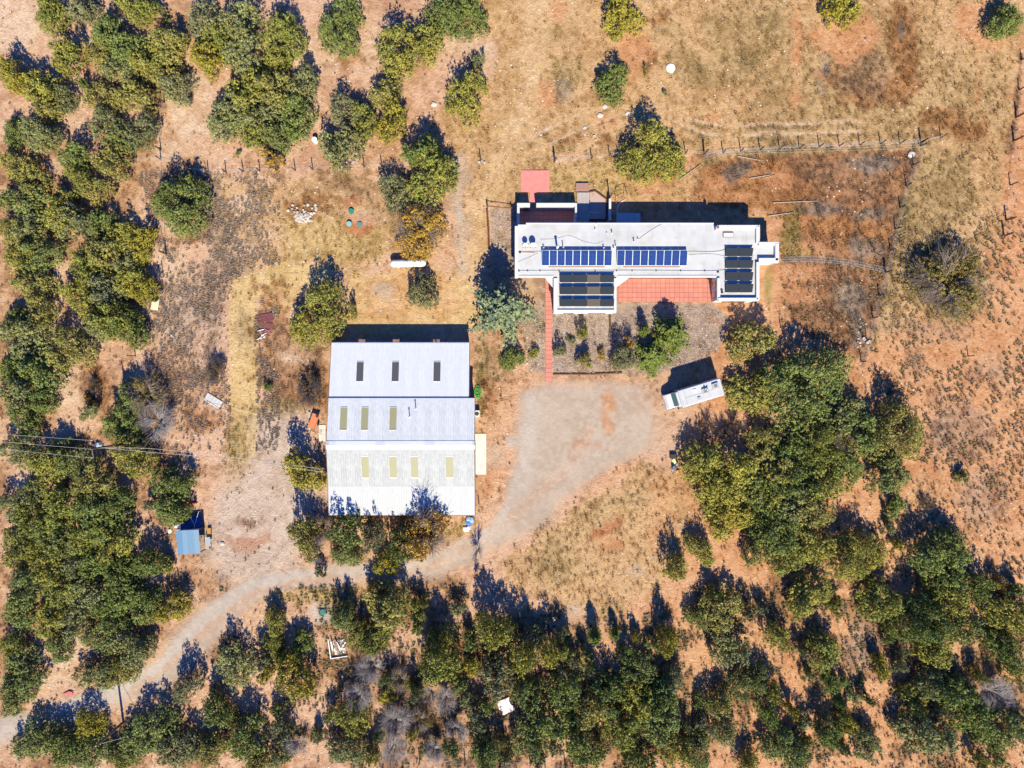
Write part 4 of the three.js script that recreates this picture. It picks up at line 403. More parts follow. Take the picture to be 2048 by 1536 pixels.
{ const [x, z] = P(1346, 924), t = thing('junk_heap', 'heap of dark scrap and yellow buckets at the tree edge by the gravel court', 'scrap', x, 0, z); part('bin', rbx(0.9, 0.5, 0.6, 0.05, 0, 0.25, -0.8), black, t); part('bucket', cyl(0.2, 0.26, 0.4, 0.05, 0, -0.2, 16), M([0.7, 0.55, 0.25], 0.6), t); part('bucket', cyl(0.2, 0.26, 0.36, 0.3, 0, 0.2, 16), M([0.75, 0.7, 0.45], 0.6), t); part('drum', cyl(0.3, 0.3, 0.6, 0.1, 0, 0.75, 16), M([0.1, 0.14, 0.2], 0.6), t); part('bucket', cyl(0.2, 0.24, 0.3, 0.6, 0, 1.3, 16), M([0.65, 0.3, 0.05], 0.6), t); part('plank', rbx(0.14, 0.05, 1.6, 0.01, 0.2, 0.03, -1.6), plankGrey, t); for (let i = 0; i < 6; i++) part('rod', bar([rr(-0.5, 0.6), 0.05, rr(-0.5, 1.8)], [rr(-0.4, 0.7), 0.3, rr(-0.8, 2)], 0.03), i % 2 ? white : rust, t); }
{ const [x, z] = P(937, 1046), t = thing('blue_tarp_heap', 'crumpled blue tarp over a heap at the barn corner', 'tarp', x, 0, z); for (let i = 0; i < 5; i++) { const g = rock(0.42, 40 + i); part('fold', g, M(i % 2 ? [0.05, 0.16, 0.5] : [0.25, 0.4, 0.62], 0.6), t).position.set(rr(-0.4, 0.4), 0.25, rr(-0.6, 0.2)); } const [u, v] = P(933, 1056), w = thing('white_bags', 'pile of white plastic bags beside the blue tarp heap', 'bags', u, 0, v); for (let i = 0; i < 5; i++) part('bag', rock(0.28, 60 + i), M([0.72, 0.76, 0.8], 0.6), w).position.set(rr(-0.4, 0.4), 0.17, rr(-0.25, 0.3)); }
{ const [x, z] = P(137, 1386), s = new THREE.Shape([[-0.65, -0.1], [0.65, -0.2], [0.6, 0.25], [0.1, 0.3]].map(([a, b]) => new THREE.Vector2(a, b))), g = new THREE.ExtrudeGeometry(s, { depth: 0.03, bevelEnabled: false }); g.rotateX(-Math.PI / 2 + 0.15); g.translate(0, 0.15, 0); const m = part('red_metal_sheet', g, M([0.5, 0.1, 0.1], 0.6)); m.position.set(x, 0, z); tag(m, 'small red sheet of metal lying at the edge of the drive', 'metal sheet'); }
for (const [px, py, len, ang, l] of [[1560, 428, 3.4, 0.17, 'dead grey branch lying in the grass beyond the house corner'], [1380, 345, 3.4, 0.6, 'long weathered log lying below the round tree'], [1520, 355, 3, 0.1, 'bleached branch on the rust weeds'], [1500, 318, 3.4, -0.2, 'pale dead branch on the weeds by the fence'], [1819, 1080, 1.2, 1.5, 'short bleached log on red earth by the tree shadow'], [1577, 660, 1.4, 1.5, 'pale post lying in the shade of the big round tree'], [1590, 405, 6, 0.02, 'thin brown pole lying across the weedy enclosure'], [475, 263, 2.4, 0.9, 'bare grey limb under the trees behind the wire fence'], [600, 590, 0.8, 0.2, 'short grey stick by the yellow grass strip'], [1640, 1140, 3, -0.5, 'pale fallen branch in the gap between two trees']]) { const [x, z] = P(px, py), n = [bar([-len / 2, 0.1, 0], [len / 2, 0.14, rr(-0.2, 0.2)], 0.09, 0.05, 7)]; for (let i = 0; i < 3; i++) { const s = rr(-0.3, 0.45) * len; n.push(bar([s, 0.12, 0], [s + rr(0.3, 0.8), 0.2, rr(-0.7, 0.7)], 0.045, 0.02, 5)); } const m = part('fallen_branch', n, M([0.32, 0.25, 0.19], 0.95)); m.position.set(x, 0, z); m.rotation.y = ang; tag(m, l, 'branch'); }
// ------------------------------------------------------------------ wire fences
const postGeo = mergeGeometries([bx(0.13, 1.6, 0.05, 0, 0.8, 0), bx(0.05, 1.6, 0.08, 0, 0.8, 0.06), bx(0.2, 0.3, 0.03, 0, 0.15, -0.04)]), cornerGeo = cyl(0.13, 0.12, 2.0, 0, 0, 0, 10);
const postMat = M([0.055, 0.04, 0.03], 0.8), wireMat = M([0.5, 0.5, 0.5], 0.5);
function fence(label, pts, corners = [], wires = [0.4, 0.8, 1.2]) { const t = thing('wire_fence', label, 'fence', 0, 0, 0); pts.forEach(([px, py], i) => { const [x, z] = P(px, py), big = corners.includes(i), m = part('post', big ? cornerGeo : postGeo, big ? timber : postMat, t); m.position.set(x, 0, z); m.rotation.z = rr(-0.04, 0.04); m.rotation.x = rr(-0.04, 0.04); }); for (const h of wires) part('wire', mergeGeometries(pts.slice(1).map((p, i) => { const [a, b] = P(...pts[i]), [c, d] = P(...p); return bar([a, h, b], [c, h, d], 0.008, 0.008, 4); })), wireMat, t); return t; }
fence('wire fence on dark steel posts crossing the woods to the barn track', [[268, 325], [322, 318], [383, 342], [417, 344], [452, 344], [487, 343], [520, 342], [557, 342], [591, 341], [626, 339], [680, 336], [729, 334], [764, 332], [820, 330], [903, 330]], [0, 14]);
fence('wire fence on dark posts between the red slab lawn and the meadow', [[1109, 324], [1183, 318], [1219, 312], [1300, 306], [1371, 307], [1408, 309], [1446, 306], [1481, 303], [1520, 300], [1559, 298], [1598, 296], [1638, 294], [1678, 292], [1719, 290], [1760, 288], [1799, 287], [1841, 285], [1881, 275]], [0, 5, 16], [0.3, 0.6, 0.9, 1.2]);
fence('wire fence slanting down the weedy enclosure to the grove', [[1841, 292], [1826, 330], [1812, 372], [1800, 415], [1790, 458], [1780, 500], [1770, 545], [1757, 590], [1745, 635], [1733, 680], [1722, 722]], [6]);
{ const ribbon = (label, pts) => { const t = thing('fallen_mesh', label, 'wire mesh', 0, 0, 0), g = [], C = new THREE.CatmullRomCurve3(pts.map((p) => { const [x, z] = P(...p); return new THREE.Vector3(x, 0.25, z); })), n = 90; for (let i = 0; i < n; i++) { const a = C.getPoint(i / n), b = C.getPoint((i + 1.6) / (n + 1)); g.push(bar([a.x + rr(-0.1, 0.1), rr(0.1, 0.3), a.z - 0.35 + rr(-0.1, 0.1)], [b.x + rr(-0.2, 0.2), rr(0.1, 0.4), b.z + 0.3 + rr(-0.1, 0.15)], 0.01, 0.01, 3)); } part('mesh_wires', g, M([0.5, 0.49, 0.47], 0.6), t).userData.kind = 'stuff'; for (const s of [-0.35, 0, 0.3]) part('selvedge_wire', new THREE.TubeGeometry(new THREE.CatmullRomCurve3(C.getPoints(30).map((p) => p.clone().add(new THREE.Vector3(0, rr(-0.1, 0.1), s)))), 60, 0.012, 4), M([0.4, 0.38, 0.35], 0.6), t); };
  ribbon('sagging grey wire mesh along the top of the weedy enclosure', [[1405, 318], [1440, 308], [1500, 304], [1640, 299], [1760, 295], [1845, 290]]); ribbon('sagging grey wire mesh crossing the weedy enclosure from the house', [[1562, 520], [1620, 519], [1690, 525], [1775, 542]]); }
fence('wire fence with braced posts along the bare earth strip', [[2042, 120], [2038, 180], [2032, 235], [2027, 282], [2020, 370], [2012, 440], [2008, 472]], [2, 3, 5, 6]);
fence('short run of wire fence hanging in the woods edge west of the weedy yard', [[329, 205], [326, 250], [322, 300], [333, 508], [326, 545], [315, 575], [312, 590]], [3, 6]);
fence('wire fence strung among the trees at the foot of the woods', [[1060, 1520], [1090, 1525], [1130, 1528], [1000, 1525], [930, 1520], [840, 1518]].sort((a, b) => a[0] - b[0]), [2]);
for (const [px, py, h, l] of [[962, 326, 1.9, 'lone iron fence post with white stones at its foot beside the track'], [958, 1005, 1.0, 'short dark stake on the gravel beside the barn'], [1605 + 331, 712, 1.3, 'leaning dark post on the open red earth'], [1561, 655, 1.4, 'thin dark post beside the big round tree'], [271, 712, 2.2, 'dark wooden post rising from the juniper shadows']]) { const [x, z] = P(px, py), t = thing('lone_post', l, 'post', x, 0, z); part('shaft', cyl(0.07, 0.06, h, 0, 0, 0, 8), postMat, t); part('cap', cyl(0.09, 0.05, 0.08, 0, h, 0, 8), steelDark, t); }
// ------------------------------------------------------------------ utility poles
{ const [x, z] = P(265, 885.5), t = thing('utility_pole', 'wooden utility pole carrying a grey transformer and wires above the trees', 'utility pole', x, 0, z); part('shaft', cyl(0.16, 0.11, 10, 0, 0, 0, 12), poleWood, t); part('crossarm', bx(0.12, 0.12, 2.4, 0, 9.6, 0, 0.15), poleWood, t); const tr = part('transformer', cyl(0.27, 0.27, 0.85, 0.1, 8.0, -0.42, 18), M([0.5, 0.58, 0.64], 0.4), t); part('bushing', [cyl(0.05, 0.04, 0.25, 0.1, 8.85, -0.5, 8), cyl(0.05, 0.04, 0.25, 0.2, 8.85, -0.32, 8)], greyM, tr); for (const s of [-1.05, 0, 1.05]) { part('insulator', cyl(0.06, 0.04, 0.16, 0.02, 9.66, s, 8), white, t); const far = [-46, 9.0, -3.6 + s * 0.4]; part('wire', tube([[0, 9.8, s], [far[0] / 2, 9.1, far[2] / 2 + s * 0.5], far], 0.014, 30, 4), wireMat, t); } part('service_drop', tube([[0, 7.6, 0], [6, 6.6, 0.7], [12, 6.0, 1.3], [26.6, 4.4, 3.4]], 0.018, 30, 4), wireMat, t); part('service_drop', tube([[0, 7.9, 0], [6, 6.9, 0.2], [26.8, 4.6, 3.0]], 0.018, 30, 4), wireMat, t); }
{ const [x, z] = P(247, 1444), t = thing('utility_pole', 'bare dark utility pole standing beside the gravel drive', 'utility pole', x, 0, z); part('shaft', cyl(0.17, 0.12, 6.6, 0, 0, 0, 12), poleWood, t); part('insulator', cyl(0.06, 0.04, 0.16, 0, 6.6, 0, 8), white, t); part('guy_wire', tube([[0, 6.3, 0], [1.6, 3.2, 0.6], [3.2, 0.05, 1.3]], 0.025, 16, 4), wireMat, t); }

// ------------------------------------------------------------------ trees and shrubs
const leafTri = (pos, nor, col, c, dir, size, tint) => { // one small leaf spray: a bent pair of triangles facing roughly dir
  const up = Math.abs(dir.y) < 0.9 ? new THREE.Vector3(0, 1, 0) : new THREE.Vector3(1, 0, 0), a = new THREE.Vector3().crossVectors(dir, up).normalize(), b = new THREE.Vector3().crossVectors(dir, a), th = rr(0, 6.283), ca = Math.cos(th), sa = Math.sin(th);
  const e1 = a.clone().multiplyScalar(ca).addScaledVector(b, sa), e2 = a.clone().multiplyScalar(-sa).addScaledVector(b, ca), s = size * rr(0.7, 1.3);
  const p0 = c.clone().addScaledVector(e1, -s * 0.6), p1 = c.clone().addScaledVector(e1, s * 0.6).addScaledVector(dir, rr(-0.25, 0.1) * s), p2 = c.clone().addScaledVector(e2, s * 0.8).addScaledVector(dir, rr(-0.3, 0.2) * s);
  const n = new THREE.Vector3().crossVectors(p1.clone().sub(p0), p2.clone().sub(p0)).normalize(); const back = n.dot(dir) < 0; if (back) n.negate();
  for (const p of back ? [p0, p2, p1] : [p0, p1, p2]) { pos.push(p.x, p.y, p.z); nor.push(n.x, n.y, n.z); col.push(...tint); }
};
const build = (pos, nor, col) => { const g = new THREE.BufferGeometry(); g.setAttribute('position', new THREE.Float32BufferAttribute(pos, 3)); g.setAttribute('normal', new THREE.Float32BufferAttribute(nor, 3)); g.setAttribute('color', new THREE.Float32BufferAttribute(col, 3)); g.setAttribute('uv', new THREE.Float32BufferAttribute(new Float32Array(pos.length / 3 * 2), 2)); return g; };
const tone = (v, y) => [clamp(v * (1 + y * 0.9), 0, 1), clamp(v * (1 + y * 0.35), 0, 1), clamp(v * (1 - y * 0.3), 0, 1)];
function leafyCrown(R, H, nLobes, puffR, perPuff, leaf, fill, low = 0.12) { // many upright shoots of uneven height, leaf sprays over each
  const pos = [], nor = [], col = [], lobes = [], bulk = times3(3 + Math.floor(rnd() * 3), (i) => ({ a: i * 2.1 + rr(-0.5, 0.5), d: rr(0.25, 0.55) * R, r: rr(0.42, 0.62) * R, h: rr(0.72, 1) * H }));
  for (let tries = 0; lobes.length < nLobes && tries < 4000; tries++) {
    const b = bulk[Math.floor(rnd() * bulk.length)], a = rr(0, 6.283), q0 = Math.sqrt(rnd()), x = Math.cos(b.a) * b.d + Math.cos(a) * q0 * b.r, z = Math.sin(b.a) * b.d + Math.sin(a) * q0 * b.r, lr = rr(0.13, 0.25) * Math.pow(R / 2.5, -0.25) * R;
    if (lobes.some((l) => Math.hypot(l.c.x - x, l.c.z - z) < (l.lr + lr) * 0.55)) continue;
    const top = b.h * (1 - 0.6 * q0 ** 2.4) * rr(0.78, 1.06), vy = Math.min(top * 0.48, Math.max(lr * 1.1, H * rr(0.16, 0.3)));
    lobes.push({ c: new THREE.Vector3(x, top - vy, z), lr, vy, t: rr(0.68, 1), y: rr(-0.08, 0.2) });
  }
  const wt = (l) => l.lr * (l.lr + l.vy), area = lobes.reduce((s, l) => s + wt(l), 0), n = Math.round(area * 3.1 * fill / (puffR * puffR)), v = new THREE.Vector3(), c = new THREE.Vector3(), d2 = new THREE.Vector3();
  for (let k = 0; k < n; k++) {
    let u = rnd() * area, L = lobes[0]; for (const l of lobes) { u -= wt(l); if (u <= 0) { L = l; break; } }
    do v.set(rr(-1, 1), rr(-0.8, 1), rr(-1, 1)); while (v.lengthSq() > 1 || v.lengthSq() < 0.05); v.normalize();
    const f = rnd() < 0.15 ? rr(0.3, 0.8) : rnd() < 0.15 ? rr(1.05, 1.3) : rr(0.8, 1.08); c.set(L.c.x + v.x * L.lr * f, L.c.y + v.y * L.vy * f, L.c.z + v.z * L.lr * f);
    if (c.y < H * low) continue;
    const pr = puffR * rr(0.65, 1.25), tv = L.t * rr(0.66, 1), ty = L.y + rr(-0.1, 0.18) + (rnd() < 0.06 ? 0.25 : 0);
    for (let m = 0; m < perPuff; m++) { do d2.set(rr(-1, 1), rr(-0.8, 1), rr(-1, 1)); while (d2.lengthSq() > 1 || d2.lengthSq() < 0.02); d2.normalize(); leafTri(pos, nor, col, c.clone().addScaledVector(d2, pr * rr(0.5, 1.05)), d2.addScaledVector(v, 0.5).normalize(), leaf, tone(tv * rr(0.8, 1), ty)); }
  }
  const g = build(pos, nor, col); g.computeBoundingBox(); const B = g.boundingBox, w = Math.max(B.max.x - B.min.x, B.max.z - B.min.z) / 2; g.translate(-(B.max.x + B.min.x) / 2, 0, -(B.max.z + B.min.z) / 2); g.scale(R * 1.06 / w, H / B.max.y, R * 1.06 / w); return g;
}
const times3 = (n, f) => Array.from({ length: n }, (_, i) => f(i));
function spikyCrown(R, H, n, leaf) { // upright sprays, as on cypress and spruce
  const pos = [], nor = [], col = []; const v = new THREE.Vector3();
  for (let k = 0; k < n; k++) { const a = rr(0, 6.283), yy = Math.pow(rnd(), 0.8), r = R * (1 - yy * 0.75) * (1 + 0.22 * Math.sin(a * 5 + yy * 3)), b = new THREE.Vector3(Math.cos(a) * r * 0.35, H * (0.05 + yy * 0.8), Math.sin(a) * r * 0.35), e = new THREE.Vector3(Math.cos(a) * r, H * (0.05 + yy * 0.82) + rr(0.1, 0.5), Math.sin(a) * r), tv = rr(0.6, 1), ty = rr(-0.1, 0.25);
    for (let m = 0; m < 11; m++) { const t = (m + rnd()) / 11, c = b.clone().lerp(e, t); c.x += rr(-0.14, 0.14); c.y += rr(-0.1, 0.14); c.z += rr(-0.14, 0.14); v.set(rr(-0.6, 0.6), rr(0.2, 1), rr(-0.6, 0.6)).normalize(); leafTri(pos, nor, col, c, v, leaf * (1.15 - t * 0.4), tone(tv * rr(0.8, 1), ty)); } }
  return build(pos, nor, col);
}
function twigCrown(R, H, limbs, twigs) { const g = []; for (let i = 0; i < limbs; i++) { const a = rr(0, 6.283), u = rr(0.25, 0.75), e = [Math.cos(a) * R * u, H * rr(0.5, 0.85), Math.sin(a) * R * u]; g.push(bar([0, H * 0.15, 0], e, 0.06, 0.025, 4)); for (let k = 0; k < twigs; k++) { const t = rr(0.3, 1), s = [e[0] * t, H * 0.15 + (e[1] - H * 0.15) * t, e[2] * t], b = a + rr(-1.1, 1.1), l = R * rr(0.2, 0.5), f = [s[0] + Math.cos(b) * l, s[1] + rr(0.05, 0.5), s[2] + Math.sin(b) * l]; g.push(bar(s, f, 0.022, 0.008, 3)); const b2 = b + rr(-0.9, 0.9), l2 = R * rr(0.1, 0.28); g.push(bar(f, [f[0] + Math.cos(b2) * l2, f[1] + rr(-0.05, 0.3), f[2] + Math.sin(b2) * l2], 0.012, 0.005, 3)); } }
  const m = mergeGeometries(g); return m; }
function trunkGeo(R, H) { const g = [bar([0, 0, 0], [rr(-0.1, 0.1), H * 0.55, rr(-0.1, 0.1)], 0.055 * H * 0.5, 0.03 * H * 0.5, 7)]; for (let i = 0; i < 4; i++) { const a = i * 1.6 + rr(-0.4, 0.4); g.push(bar([0, H * rr(0.12, 0.3), 0], [Math.cos(a) * R * 0.55, H * rr(0.45, 0.65), Math.sin(a) * R * 0.55], 0.018 * H, 0.008 * H, 5)); } return mergeGeometries(g); }
seed = 4242;
const times = (n, f) => Array.from({ length: n }, f);
const CLS = {
  S: { R: 1.15, H: 2.4, crowns: times(5, () => leafyCrown(1.15, 2.4, 15, 0.14, 10, 0.11, 0.55, 0.05)), trunks: times(2, () => trunkGeo(1.15, 2.4)), twigs: times(3, () => twigCrown(1.15, 2.2, 12, 12)) },
  M: { R: 2.5, H: 4.8, crowns: times(9, () => leafyCrown(2.5, 4.8, 36, 0.17, 8, 0.142, 0.41)), trunks: times(3, () => trunkGeo(2.5, 4.8)), twigs: times(4, () => twigCrown(2.5, 4.4, 20, 30)) },
  L: { R: 4.3, H: 6.2, crowns: times(5, () => leafyCrown(4.3, 6.2, 64, 0.19, 8, 0.152, 0.41)), trunks: times(2, () => trunkGeo(4.3, 6.2)), twigs: times(2, () => twigCrown(4.3, 5.5, 26, 26)) },
};
const sparseL = leafyCrown(4.3, 6.2, 60, 0.25, 11, 0.16, 0.36), sparse = times(4, () => leafyCrown(2.5, 4.6, 30, 0.22, 9, 0.13, 0.3)), spiky = times(3, () => spikyCrown(2.3, 5, 300, 0.26));
const leafMat = (c) => { const m = new THREE.MeshPhysicalMaterial({ vertexColors: true, roughness: 0.75, side: THREE.DoubleSide, specularIntensity: 0.3 }); m.color.setRGB(...c); return m; };
const KIND = {
  j: { m: [leafMat([0.33, 0.36, 0.085]), leafMat([0.27, 0.34, 0.1]), leafMat([0.4, 0.4, 0.09]), leafMat([0.33, 0.36, 0.15]), leafMat([0.42, 0.4, 0.12])], w: 'olive green juniper', n: 'juniper_tree' },
  g: { m: [leafMat([0.24, 0.31, 0.085]), leafMat([0.27, 0.33, 0.11])], w: 'deep green pinyon', n: 'pinyon_tree' },
  y: { m: [leafMat([0.46, 0.42, 0.07]), leafMat([0.42, 0.42, 0.09])], w: 'yellow green juniper', n: 'juniper_tree' },
  p: { m: [leafMat([0.33, 0.345, 0.18]), leafMat([0.29, 0.31, 0.15])], w: 'pale grey green', n: 'pale_tree' },
  o: { m: [leafMat([0.62, 0.4, 0.07]), leafMat([0.62, 0.4, 0.07])], w: 'orange leaved autumn', n: 'autumn_tree' },
  c: { m: [leafMat([0.2, 0.25, 0.055])], w: 'bright green cypress', n: 'cypress' },
  s: { m: [leafMat([0.26, 0.32, 0.18])], w: 'silvery blue spruce', n: 'spruce_tree' },
  d: { w: 'leafless grey', n: 'bare_tree' }, t: { w: 'half bare yellowing', n: 'thicket' }, b: { w: 'dark leafless', n: 'bare_shrub' },
};
const twigMat = { d: M([0.33, 0.29, 0.28], 0.95), t: M([0.26, 0.2, 0.17], 0.95), b: M([0.1, 0.075, 0.075], 0.95) }, tLeaf = leafMat([0.3, 0.25, 0.07]), bLeaf = leafMat([0.2, 0.15, 0.1]), barkMat = M([0.13, 0.1, 0.08], 1);
const MARKS = [['pale bare corner clearing', 30, 50], ['pink clearing', 385, 215], ['white barrel', 632, 283], ['white boulder on pink earth', 868, 209], ['track leading to the meadow', 1000, 60], ['pink path', 150, 220], ['end of the wire fence', 268, 325], ['weedy yard corner', 420, 420], ['pale boards of the hanging fence', 325, 540], ['old tyre and cream board', 311, 605], ['dark wooden post', 271, 712], ['bare red gap in the western woods', 115, 600], ['bare patch by the leaning thicket', 130, 770], ['transformer pole', 265, 885], ['bare earth under the wires', 45, 960], ['blue roofed shed', 375, 1083], ['fallen pole', 320, 1070], ['bare opening above the drive', 115, 1310], ['red metal sheet', 137, 1386], ['bare utility pole', 247, 1444], ['bend in the drive', 420, 1250], ['teal septic lid', 645, 1225], ['broken white crate', 676, 1293], ['barn wall facing the drive', 760, 1040], ['rust orange cart', 630, 842], ['propane tank', 816, 526], ['barn lean-to', 700, 640], ['white tarp in the woods', 1009, 1412], ['grey bare trees', 770, 1400], ['dry clearing', 1210, 1150], ['wire fence in the far woods', 1100, 1525], ['orange gap between tree rows', 1410, 1330], ['camper van', 1440, 785], ['scrap heap by the gravel court', 1346, 924], ['weedy enclosure', 1700, 690], ['open red earth', 1880, 900], ['fallen pale branch', 1640, 1140], ['white stone in the shadow', 1654, 1253], ['string of pale stones', 1786, 1420], ['stone scatter on the slope', 1970, 1215], ['grey bare tree on the slope', 1990, 1388], ['round well cover', 1341, 137], ['stone bed', 1250, 690], ['foot of the stony slope', 1600, 1500]];
const where = (px, py) => { let b = null, bd = 1e9; for (const m of MARKS) { const d = Math.hypot(px - m[1], py - m[2]); if (d < bd) { bd = d; b = m[0]; } } return [(bd < 60 ? 'right beside the ' : bd < 130 ? 'close to the ' : 'some way from the ') + b, 'trees around the ' + b]; };
const sizeWord = (r) => (r < 1.3 ? 'small' : r < 2.0 ? 'smallish' : r < 2.6 ? 'medium' : r < 3.0 ? 'largish' : r < 3.6 ? 'large' : 'very large');
function plant(kind, px, py, rx, ry, h, label) {
  const RX = rx / 15, RZ = ry / 15, r = (RX + RZ) / 2, K = KIND[kind]; h = h || clamp(2.0 + 0.95 * r, 1.0, 7.2) * (py > 1150 ? (px < 420 ? 0.95 : 1.22) : 1) * rr(0.9, 1.12); if (r < 0.8) h = Math.min(h, r * 1.35 + 0.3);
  const cls = CLS[r < 1.6 ? 'S' : r < 3.5 ? 'M' : 'L'], [x, z] = P(px, py, h * 0.55), [w, grp] = where(px, py);
  const shrub = r < 0.9, t = thing(shrub ? (kind === 'd' || kind === 'b' ? 'bare_shrub' : 'shrub') : K.n, label || `${sizeWord(r)} ${K.w} ${shrub ? 'shrub' : kind === 'c' || kind === 't' ? 'bush' : 'tree'} ${w}`, shrub ? 'shrub' : 'tree', x, 0, z, rr(0, 6.283), label ? undefined : grp);
  const turn = t.rotation.y, fit = (m, R, H) => { const k = Math.abs(Math.cos(turn)); const s = (RX + RZ) / 2; m.scale.set((k > 0.7 ? RX : RZ) / R, h / H, (k > 0.7 ? RZ : RX) / R); return m; };
  const pick = (a) => a[Math.floor(rnd() * a.length)];
  if (kind === 'd' || kind === 'b') { fit(part('branches', pick(cls.twigs), twigMat[kind], t), cls.R, cls.H); if (kind === 'b') fit(part('dry_leaves', pick(sparse), bLeaf, t), 2.8, 4.6); }
  else if (kind === 't') { fit(part('branches', pick(cls.twigs), twigMat.t, t), cls.R, cls.H); fit(part('foliage', r > 3 ? sparseL : pick(sparse), tLeaf, t), r > 3 ? 4.3 : 2.6, r > 3 ? 6.2 : 4.6); }
  else if (kind === 'c' || kind === 's') { fit(part('crown', pick(spiky), pick(K.m), t), 2.3, 5); fit(part('trunk', cls.trunks[0], barkMat, t), cls.R * 1.3, cls.H); }
  else { fit(part('crown', pick(cls.crowns), pick(K.m), t), cls.R * 0.96, cls.H); fit(part('trunk', pick(cls.trunks), barkMat, t), cls.R, cls.H); if (kind === 'o') fit(part('branches', pick(cls.twigs), twigMat.t, t), cls.R * 1.05, cls.H); }
}
